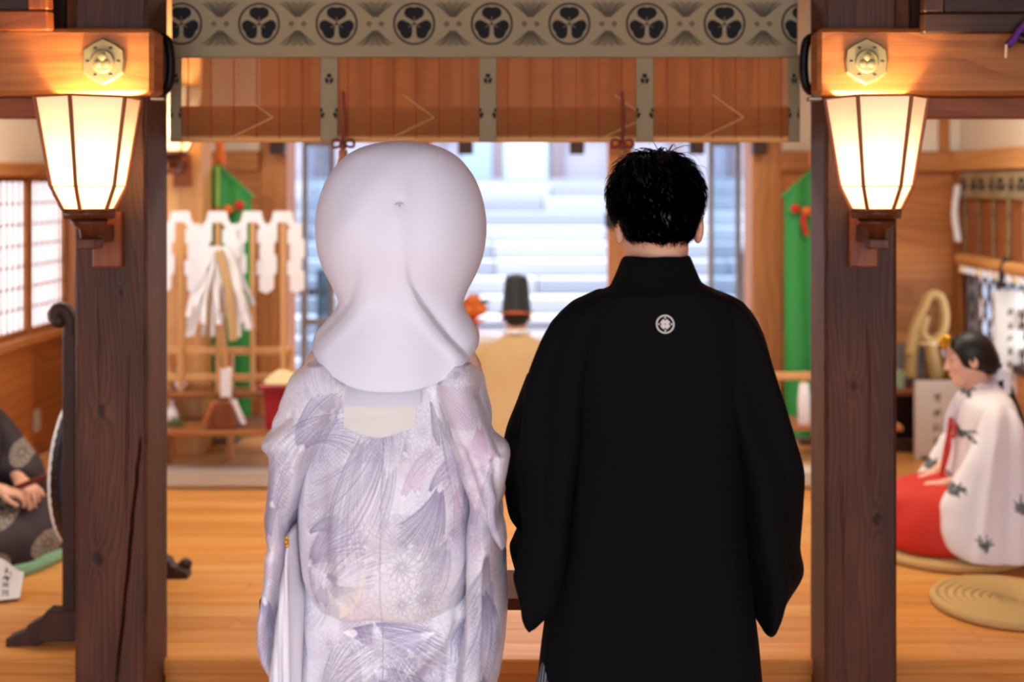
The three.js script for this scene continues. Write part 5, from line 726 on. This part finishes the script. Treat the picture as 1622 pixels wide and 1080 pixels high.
  part('cream_panel', sheet((u, v) => { const py = mixn(664 - 6 * Math.cos(u * 6.28), 622, v), px = mixn(561 - 3 * v, 668 + 2 * v, u), x = bxp(px), y = byp(py); return [x, y, zAt(x, y) + 0.003, u, v]; }, 22, 10), std({ color: 0xe6ded6, roughness: 0.6, side: THREE.DoubleSide }), t, 'plain cream lining patch');
  part('collar_band', sheet((u, v) => { const py = mixn(626, 596, v), px = mixn(556, 676, u), x = bxp(px), y = byp(py); return [x, y, zAt(x, y) + 0.006 + 0.004 * Math.sin(v * 3.1), u, v]; }, 24, 6), std({ color: 0xcfcad6, roughness: 0.6, side: THREE.DoubleSide }), t, 'silver grey band under the hood');
  // skirt
  const fd = (px, py) => { let d = 0; for (const [x0, y0, x1, y1, w, a] of [[745, 930, 590, 1085, 15, 0.016], [770, 985, 640, 1110, 14, 0.012], [520, 935, 640, 1000, 16, -0.008], [560, 1000, 520, 1100, 16, 0.01], [690, 1030, 680, 1100, 10, -0.012], [735, 900, 708, 1080, 8, -0.014], [722, 1000, 690, 1080, 9, 0.01]]) { const L = Math.hypot(x1 - x0, y1 - y0), q = clamp(((px - x0) * (x1 - x0) + (py - y0) * (y1 - y0)) / (L * L), 0, 1.6); d += a * gauss(Math.hypot(px - x0 - q * (x1 - x0), py - y0 - q * (y1 - y0)), w); } return d; };
  const skirt = cloth([R(895, 490, 748, -0.12, 0.135), R(940, 482, 750, -0.13, 0.15), R(1000, 476, 752, -0.14, 0.158), R(1080, 470, 756, -0.15, 0.168), R(1250, 452, 775, -0.18, 0.2), R(1450, 425, 800, -0.22, 0.26), [0.03, -0.26, 0.24, -0.25, 0.34], [0.012, -0.25, 0.23, -0.24, 0.34]], { n: 200, sub: 16, pw: 2.5, fold: (f, s, p) => { const px = p[0] / KB + 622, py = CY + (EYE - p[1]) / KB; return p[2] > 0 ? fd(px, py) + 0.01 * (fbm(px / 50, py / 90, 81) - 0.5) + 0.01 * sst(1050, 1300, py) * Math.sin(px / 16) : 0; } });
  part('skirt', fixUV(skirt), brocadeMat, t, 'white brocade skirt with diagonal folds');
  // white lining showing at the left
  part('lining', cloth([R(812, 480, 486, 0.02, 0.155), R(850, 474, 488, 0, 0.16), R(900, 467, 490, -0.02, 0.166), R(950, 460, 494, -0.03, 0.17), R(1010, 452, 498, -0.04, 0.176), R(1080, 443, 502, -0.06, 0.184), R(1300, 425, 512, -0.1, 0.22), [0.03, -0.27, -0.12, -0.15, 0.3]], { n: 70, sub: 10, pw: 2.2, capTop: true, fold: (f, s, p) => 0.004 * Math.sin(p[0] * 520 + p[1] * 14) * sst(0.02, 0.3, s) }), whiteSilk, t, 'plain white silk lining strip');
  const sv = (k, list) => (f, s, p) => { const px = p[0] / KB + 622, py = CY + (EYE - p[1]) / KB; let d = 0.012 * (fbm(px / 40 + k, py / 60, 90 + k) - 0.5); for (const [x0, y0, x1, y1, w, a] of list) { const L = Math.hypot(x1 - x0, y1 - y0), q = clamp(((px - x0) * (x1 - x0) + (py - y0) * (y1 - y0)) / (L * L)); d += a * gauss(Math.hypot(px - x0 - q * (x1 - x0), py - y0 - q * (y1 - y0)), w); } return d; };
  const left = cloth([R(570, 494, 528, -0.05, 0.095), R(585, 474, 556, -0.07, 0.112), R(602, 463, 574, -0.08, 0.122), R(640, 450, 560, -0.09, 0.138), R(668, 438, 545, -0.1, 0.15), R(688, 429, 533, -0.13, 0.158), R(705, 433, 524, -0.18, 0.16), R(740, 433, 508, -0.24, 0.162), R(790, 430, 490, -0.27, 0.156), R(830, 434, 481, -0.27, 0.15), R(845, 438, 478, -0.27, 0.148), R(900, 431, 470, -0.27, 0.14), R(950, 416, 463, -0.27, 0.134), R(980, 414, 459, -0.26, 0.128), R(1010, 425, 456, -0.25, 0.12), R(1040, 441, 453, -0.23, 0.1)], { n: 120, sub: 8, pw: 2.3, capTop: true, fold: sv(1, [[560, 615, 440, 690, 9, 0.006], [570, 640, 485, 800, 7, 0.008], [480, 640, 440, 672, 6, -0.007], [470, 720, 480, 820, 8, -0.006], [450, 850, 440, 960, 8, 0.006]]) });
  part('sleeve', fixUV(left), brocadeMat, t, 'embroidered white sleeve draped from the shoulder');
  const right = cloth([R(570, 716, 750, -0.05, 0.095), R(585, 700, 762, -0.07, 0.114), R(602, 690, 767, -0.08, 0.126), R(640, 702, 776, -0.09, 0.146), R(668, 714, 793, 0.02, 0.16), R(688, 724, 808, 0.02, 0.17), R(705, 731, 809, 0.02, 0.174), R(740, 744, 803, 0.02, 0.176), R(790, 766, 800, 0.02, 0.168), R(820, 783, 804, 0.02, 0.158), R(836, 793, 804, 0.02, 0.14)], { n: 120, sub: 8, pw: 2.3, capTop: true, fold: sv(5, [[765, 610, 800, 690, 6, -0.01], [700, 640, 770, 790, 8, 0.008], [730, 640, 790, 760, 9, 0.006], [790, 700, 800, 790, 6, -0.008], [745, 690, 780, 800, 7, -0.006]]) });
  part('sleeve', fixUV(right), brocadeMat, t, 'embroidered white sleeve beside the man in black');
  const drape = cloth([R(735, 742, 770, -0.02, 0.13), R(770, 743, 788, -0.1, 0.155), R(810, 744, 796, -0.2, 0.166), R(850, 745, 797, -0.24, 0.168), R(890, 744, 796, -0.26, 0.168), R(940, 738, 803, -0.26, 0.17), R(970, 732, 804, -0.26, 0.172), R(1010, 727, 796, -0.26, 0.174), R(1080, 720, 787, -0.24, 0.178), R(1200, 712, 780, -0.2, 0.19), R(1300, 715, 770, -0.16, 0.19)], { n: 110, sub: 9, pw: 2.3, capTop: true, fold: sv(9, [[755, 800, 750, 1060, 7, 0.008], [780, 850, 775, 1080, 9, -0.008], [795, 900, 790, 1060, 6, 0.005]]) });
  part('side_drape', fixUV(drape), brocadeMat, t, 'lavender grey embroidered hanging drape');
  part('clasp', [ball(0.004, [bxp(483), byp(812), 0.166]), ball(0.005, [bxp(483), byp(818), 0.168]), ball(0.004, [bxp(484), byp(824), 0.168])], M.gold, t, 'tiny gold clasp');
  part('footwear', [cbox(0.09, 0.035, 0.24, 0.012, 2, [-0.07, 0.02, -0.05]), cbox(0.09, 0.035, 0.24, 0.012, 2, [0.07, 0.02, -0.05])], M.cream, t);
}

// ------------------------------------------------------------------ seated people: local +z is forward, y = 0 the floor they sit on
function seatedBody(headAt, headRot, hs, elbow, wrist, skin, t, dy = 0) {
  const b = [[[0, 0.62 + dy, -0.02], [headAt[0], headAt[1] - 0.1, headAt[2] - 0.03], 0.05, 0.045], [[-0.11, 0.56 + dy, -0.02], [0.11, 0.56 + dy, -0.02], 0.05, 0.05], [[0, 0.56 + dy, -0.02], [0, 0.3, -0.06], 0.09, 0.085], [[0, 0.3, -0.06], [0, 0.17, -0.08], 0.09, 0.1]];
  for (const s of [-1, 1]) b.push([[s * 0.14, 0.56 + dy, -0.02], [s * elbow[0], elbow[1], elbow[2]], 0.04, 0.032], [[s * elbow[0], elbow[1], elbow[2]], [s * wrist[0], wrist[1], wrist[2]], 0.032, 0.023], [[s * 0.09, 0.16, -0.08], [s * 0.11, 0.12, 0.3], 0.075, 0.055], [[s * 0.11, 0.09, 0.28], [s * 0.09, 0.05, -0.12], 0.05, 0.035]);
  const g = bodyGeo(b, [-0.32, 0, -0.28], [0.32, 0.75, 0.42]), f = [0, -0.25, 1];
  part('body', [g, put(HEAD, hs, headRot, headAt), aimHand(HANDL, [wrist[0], wrist[1], wrist[2]], [-0.5, -0.25, 0.8], [0, -1, 0]), aimHand(HAND, [-wrist[0], wrist[1], wrist[2]], [0.5, -0.25, 0.8], [0, -1, 0])], skin, t);
}
const xz = (rows) => rows.map(([h, f0, f1, l0, l1]) => [h, l0, l1, f0, f1]); // rows [height, back, front, left, right]
const silk = (c, o = {}) => phy({ color: c, roughness: 0.7, sheen: 0.3, side: THREE.DoubleSide, ...o });
{ // shrine maiden, facing left
  const t = thing('person', 'shrine maiden in white robe and red skirt kneeling on a straw mat', 'person', [1.765, F + 0.034, -4.89], -Math.PI / 2 - 0.1); t.scale.setScalar(0.98);
  seatedBody([0, 0.758, 0.055], [0.2, 0, 0], 0.86, [0.21, 0.33, 0.02], [0.07, 0.24, 0.2], M.skinPale, t);
  part('hair', [nets((p) => smax(smin(ell(p, [0, 0.787, 0.036], [0.079, 0.088, 0.1]), ell(p, [0, 0.745, -0.035], [0.045, 0.05, 0.045]), 0.03), -ell(p, [0, 0.735, 0.16], [0.1, 0.075, 0.078]), 0.015) , [-0.1, 0.66, -0.1], [0.1, 0.9, 0.15], 0.006), tube([[0, 0.74, -0.06], [0, 0.69, -0.085], [0, 0.6, -0.12], [0, 0.45, -0.17], [0, 0.32, -0.185]], 0.024, 30, 10)], M.hair, t, 'black hair tied in a long tail');
  part('hair_tie', [cbox(0.05, 0.06, 0.05, 0.01, 1, [0, 0.7, -0.083]), cbox(0.012, 0.1, 0.03, 0.004, 1, [0.03, 0.67, -0.1])], M.paper, t, 'white paper hair tie');
  const orn = part('hair_ornament', [ball(0.016, [0, 0.83, 0.148]), ball(0.012, [0.02, 0.85, 0.14]), ball(0.012, [0.02, 0.81, 0.15]), ball(0.011, [-0.02, 0.84, 0.145]), ...[0, 1, 2, 3, 4].map((k) => ball(0.011, [0.03, 0.835 + Math.sin(k * 1.26) * 0.018, 0.15 + Math.cos(k * 1.26) * 0.018], 1, 1, 1, 10))], M.gold, t, 'gold flower hair ornament'); part('silver_charm', [ball(0.013, [0.028, 0.79, 0.152]), ball(0.01, [0.03, 0.775, 0.15])], M.silver, orn);
  const print = (rx, ry, spots) => drawn(512, 512, (g, w, h) => { g.fillStyle = '#ebe8ec'; g.fillRect(0, 0, w, h); seed = 77; for (const [x, y, s] of spots) { g.save(); g.translate(x * w, y * h); g.rotate(rr(-0.5, 0.5)); for (let k = 0; k < 16; k++) { g.strokeStyle = `rgba(${60 + rnd() * 40},${80 + rnd() * 30},${84 + rnd() * 20},0.85)`; g.lineWidth = rr(3, 7) * s; g.beginPath(); const a = rr(-1.2, 1.2) - 1.57, L = rr(14, 42) * s; g.moveTo(rr(-14, 14) * s, rr(-6, 20) * s); g.quadraticCurveTo(Math.cos(a) * L * 0.6 + rr(-6, 6), Math.sin(a) * L * 0.5, Math.cos(a) * L, Math.sin(a) * L + rr(0, 30) * s); g.stroke(); } g.restore(); } }, true, [rx, ry]);
  const robe = silk(0xffffff, { map: print(1.8, 1.8, [[0.2, 0.15, 1.3], [0.7, 0.3, 1.1], [0.3, 0.5, 1.2], [0.85, 0.6, 1.2], [0.55, 0.78, 1.4], [0.12, 0.85, 1.2]]) });
  const uvYZ = (g) => { const u = g.attributes.uv, p = g.attributes.position; for (let i = 0; i < u.count; i++) u.setXY(i, p.getZ(i), p.getY(i)); return g; };
  part('robe', uvYZ(cloth(xz([[0.668, -0.055, 0.03, -0.05, 0.05], [0.645, -0.08, 0.05, -0.075, 0.075], [0.62, -0.1, 0.07, -0.13, 0.13], [0.58, -0.125, 0.09, -0.185, 0.185], [0.5, -0.145, 0.105, -0.2, 0.2], [0.38, -0.16, 0.115, -0.19, 0.19], [0.26, -0.19, 0.13, -0.2, 0.2], [0.18, -0.22, 0.15, -0.22, 0.22]]), { n: 100, sub: 8, fold: (f, s, p) => 0.014 * (fbm(p[0] * 12 + 3, p[1] * 10 + p[2] * 9, 12) - 0.5), capBottom: false })), robe, t, 'white robe with dark pine prints');
  for (const s of [-1, 1]) { const m = ([h, a, b, l0, l1]) => (s > 0 ? [h, l0, l1, a, b] : [h, -l1, -l0, a, b]);
    part('sleeve', uvYZ(cloth([[0.6, -0.08, 0.02, 0.1, 0.17], [0.56, -0.11, 0.04, 0.11, 0.215], [0.48, -0.13, 0.06, 0.13, 0.25], [0.38, -0.14, 0.11, 0.15, 0.275], [0.3, -0.15, 0.16, 0.14, 0.29], [0.2, -0.165, 0.215, 0.14, 0.315], [0.12, -0.17, 0.215, 0.16, 0.335], [0.05, -0.17, 0.19, 0.18, 0.345], [0.015, -0.16, 0.15, 0.2, 0.345], [0.006, -0.13, 0.1, 0.22, 0.33]].map(m), { n: 110, sub: 9, capTop: true, fold: (f, q, p) => 0.02 * (fbm(p[2] * 8 + 4, p[1] * 5, 33 + s) - 0.5) + 0.012 * gauss(p[2] - 0.02 - (0.4 - p[1]) * 0.2, 0.02) - 0.012 * gauss(p[2] + 0.05 - (0.4 - p[1]) * 0.1, 0.025) })), robe, t, 'wide white sleeve with dark prints'); }
  part('hakama', cloth(xz([[0.27, -0.15, 0.12, -0.17, 0.17], [0.255, -0.2, 0.22, -0.2, 0.2], [0.21, -0.25, 0.36, -0.23, 0.23], [0.13, -0.28, 0.42, -0.25, 0.25], [0.05, -0.29, 0.43, -0.26, 0.26], [0.004, -0.28, 0.42, -0.25, 0.25]]), { n: 120, sub: 8, pw: 2.8, capTop: true, fold: (f, s, p) => 0.014 * Math.sin(p[0] * 46 + p[2] * 10) * sst(0.2, 0.6, s) }), silk(0xcc2810), t, 'red pleated skirt');
  part('collar', [tube([[0, 0.665, -0.06], [0.05, 0.655, -0.02], [0.055, 0.61, 0.055], [0.02, 0.52, 0.115], [-0.01, 0.45, 0.13]], 0.016, 30, 8), tube([[0, 0.665, -0.06], [-0.05, 0.655, -0.02], [-0.055, 0.61, 0.055], [-0.02, 0.52, 0.118], [0.01, 0.45, 0.134]], 0.016, 30, 8)], silk(0xd9d3e0), t, 'pale lilac collar');
  part('red_cord', [tube([[0.03, 0.52, 0.125], [0.045, 0.46, 0.135], [0.06, 0.4, 0.14], [0.05, 0.3, 0.165]], 0.009), tube([[0.035, 0.5, 0.128], [0.075, 0.49, 0.12], [0.08, 0.45, 0.125], [0.045, 0.455, 0.136]], 0.007), tube([[0.045, 0.46, 0.136], [0.035, 0.38, 0.15], [0.055, 0.28, 0.17]], 0.009)], M.red, t, 'red knotted chest cord'); part('red_ribbon', bar([0.302, 0.235, 0.03], [0.304, 0.2, 0.0], 0.018, 0.004), M.red, t);
  const face = part('brows', [-1, 1].map((s) => tube([[s * 0.014, 0.79, 0.128], [s * 0.03, 0.793, 0.122], [s * 0.042, 0.788, 0.112]], 0.0022, 8, 5)), M.hair, t); part('lips', ball(0.014, [0, 0.693, 0.116], 1, 0.4, 0.5, 10), std({ color: 0xb04a44, roughness: 0.5 }), t); part('eyes', [-1, 1].map((s) => ball(0.0105, [s * 0.0265, 0.751, 0.1245], 1, 0.35, 0.5, 10)), M.black, t);
}
{ // musician at the left edge, facing the drum
  const t = thing('person', 'seated musician in dark robe with pale roundels beside the left wall', 'person', [-2.36, F, -4.8], Math.PI / 2 - 0.25);
  seatedBody([0, 0.775, 0.05], [0.1, 0, 0], 0.9, [0.22, 0.34, 0.04], [0.07, 0.3, 0.24], M.skin, t);
  part('hair', nets((p) => smax(ell(p, [0, 0.805, 0.03], [0.08, 0.085, 0.095]), -ell(p, [0, 0.74, 0.16], [0.09, 0.095, 0.085]), 0.015), [-0.11, 0.69, -0.1], [0.11, 0.91, 0.15], 0.008), M.hair, t); part('court_cap', lathe([[0.08, 0.85], [0.082, 0.9], [0.07, 1.0], [0.045, 1.06], [0, 1.07]], 24).scale(1, 1, 1.1).translate(0, -0.03, 0.02), M.black, t, 'black court cap');
  const rm = silk(0xffffff, { map: drawn(512, 512, (g, w, h) => { g.fillStyle = '#2a1c22'; g.fillRect(0, 0, w, h); seed = 12; for (let k = 0; k < 4; k++) { const x = (k % 2) * 256 + 128, y = Math.floor(k / 2) * 256 + 128 + (k % 2) * 40, r = 74; g.fillStyle = '#8f8478'; g.beginPath(); g.arc(x, y, r, 0, 7); g.fill(); g.strokeStyle = '#4a3c3a'; g.lineWidth = 5; for (let q = 0; q < 12; q++) { g.beginPath(); g.ellipse(x + Math.cos(q * 0.5236) * r * 0.55, y + Math.sin(q * 0.5236) * r * 0.55, r * 0.36, r * 0.14, q * 0.5236, 0, 7); g.stroke(); } } }, true, [3, 3]) });
  const uvYZ = (g) => { const u = g.attributes.uv, p = g.attributes.position; for (let i = 0; i < u.count; i++) u.setXY(i, p.getZ(i) + p.getX(i) * 0.5, p.getY(i)); return g; };
  part('robe', uvYZ(cloth(xz([[0.67, -0.055, 0.03, -0.055, 0.055], [0.645, -0.085, 0.05, -0.09, 0.09], [0.615, -0.11, 0.075, -0.16, 0.16], [0.56, -0.14, 0.1, -0.21, 0.21], [0.4, -0.17, 0.125, -0.21, 0.21], [0.2, -0.24, 0.16, -0.24, 0.24]]), { n: 90, sub: 8, capBottom: false, fold: (f, s, p) => 0.012 * (fbm(p[0] * 12, p[1] * 9, 5) - 0.5) })), rm, t, 'dark robe with pale roundels');
  for (const s of [-1, 1]) part('sleeve', uvYZ(cloth([[0.59, -0.08, 0.03, 0.12, 0.2], [0.5, -0.1, 0.08, 0.14, 0.26], [0.4, -0.11, 0.16, 0.13, 0.28], [0.33, -0.1, 0.24, 0.08, 0.28], [0.24, -0.08, 0.26, 0.1, 0.28], [0.14, -0.06, 0.22, 0.14, 0.27]].map(([h, a, b, l0, l1]) => (s > 0 ? [h, l0, l1, a, b] : [h, -l1, -l0, a, b])), { n: 90, sub: 8, capTop: true, fold: (f, q, p) => 0.016 * (fbm(p[2] * 9, p[1] * 7, 15 + s) - 0.5) })), rm, t, 'dark patterned sleeve');
  part('hakama', uvYZ(cloth(xz([[0.25, -0.15, 0.14, -0.18, 0.18], [0.22, -0.22, 0.3, -0.25, 0.25], [0.14, -0.27, 0.4, -0.29, 0.29], [0.04, -0.28, 0.42, -0.3, 0.3], [0.004, -0.28, 0.41, -0.29, 0.29]]), { n: 110, sub: 8, pw: 2.8, capTop: true, fold: (f, s, p) => 0.012 * Math.sin(p[0] * 40 + p[2] * 12) * s })), rm, t, 'dark purple skirt with pale roundels'); part('hem_trim', cloth(xz([[0.045, -0.27, 0.435, -0.31, 0.31], [0.02, -0.28, 0.445, -0.318, 0.318], [0.002, -0.28, 0.44, -0.315, 0.315]]), { n: 90, sub: 4, pw: 2.8, capTop: true }), silk(0x7fae8a), t, 'pale green hem lining');
  part('flute', new THREE.CylinderGeometry(0.011, 0.011, 0.36, 14).rotateX(1.2).translate(0.0, 0.315, 0.33), std({ color: 0x6a1a16, roughness: 0.4 }), t, 'dark red flute held in both hands');
}
{ // priest before the altar, seen from behind
  const t = thing('person', 'priest in tan robe and tall black cap kneeling at the altar', 'person', [X(818, 6.45), ST, -6.45], Math.PI);
  seatedBody([0, 0.665, 0.02], [0.1, 0, 0], 0.86, [0.2, 0.24, 0.05], [0.06, 0.28, 0.24], M.skin, t, -0.12);
  part('hair', nets((p) => smax(ell(p, [0, 0.69, 0.0], [0.078, 0.082, 0.092]), -ell(p, [0, 0.63, 0.13], [0.09, 0.095, 0.085]), 0.015), [-0.11, 0.58, -0.12], [0.11, 0.8, 0.12], 0.008), M.hair, t);
  part('cap', sheet((u, v) => { const a = u * 6.2832, s = v < 0.85 ? 1 : Math.sqrt(Math.max(0, 1 - ((v - 0.85) / 0.15) ** 2)), r = mixn(0.085, 0.062, v) * s; return [Math.sin(a) * r * 0.95, 0.69 + 0.215 * (v < 0.85 ? v : 0.85 + (v - 0.85) * 0.9), Math.cos(a) * r * 1.1 - 0.01 * v]; }, 40, 30), std({ color: 0x20282a, roughness: 0.45 }), t, 'tall black lacquered cap'); part('cap_cord', tube([[-0.095, 0.685, -0.02], [0, 0.7, -0.1], [0.095, 0.685, -0.02]], 0.006, 20, 6), M.orange, t);
  const tan = silk(0xc9a878);
  part('robe', cloth(xz([[0.575, -0.06, 0.04, -0.06, 0.06], [0.55, -0.085, 0.06, -0.1, 0.1], [0.52, -0.115, 0.08, -0.18, 0.18], [0.46, -0.15, 0.1, -0.23, 0.23], [0.3, -0.2, 0.14, -0.25, 0.25], [0.12, -0.28, 0.3, -0.3, 0.3], [0.004, -0.32, 0.36, -0.33, 0.33]]), { n: 100, sub: 8, fold: (f, s, p) => 0.016 * (fbm(p[0] * 9, p[1] * 8, 25) - 0.5) }), tan, t, 'tan silk robe'); part('collar', tube([[-0.05, 0.58, 0.05], [-0.062, 0.585, -0.02], [0, 0.592, -0.07], [0.062, 0.585, -0.02], [0.05, 0.58, 0.05]], 0.014, 30, 8), M.paper, t, 'white collar');
  for (const s of [-1, 1]) part('sleeve', cloth([[0.53, -0.09, 0.05, 0.1, 0.2], [0.46, -0.12, 0.1, 0.13, 0.27], [0.34, -0.13, 0.2, 0.14, 0.31], [0.2, -0.12, 0.26, 0.16, 0.33], [0.06, -0.1, 0.24, 0.2, 0.32]].map(([h, a, b, l0, l1]) => (s > 0 ? [h, l0, l1, a, b] : [h, -l1, -l0, a, b])), { n: 90, sub: 8, capTop: true, fold: (f, q, p) => 0.016 * (fbm(p[2] * 9, p[1] * 7, 45 + s) - 0.5) }), tan, t, 'wide tan sleeve');
}

renderer.render(scene, camera);
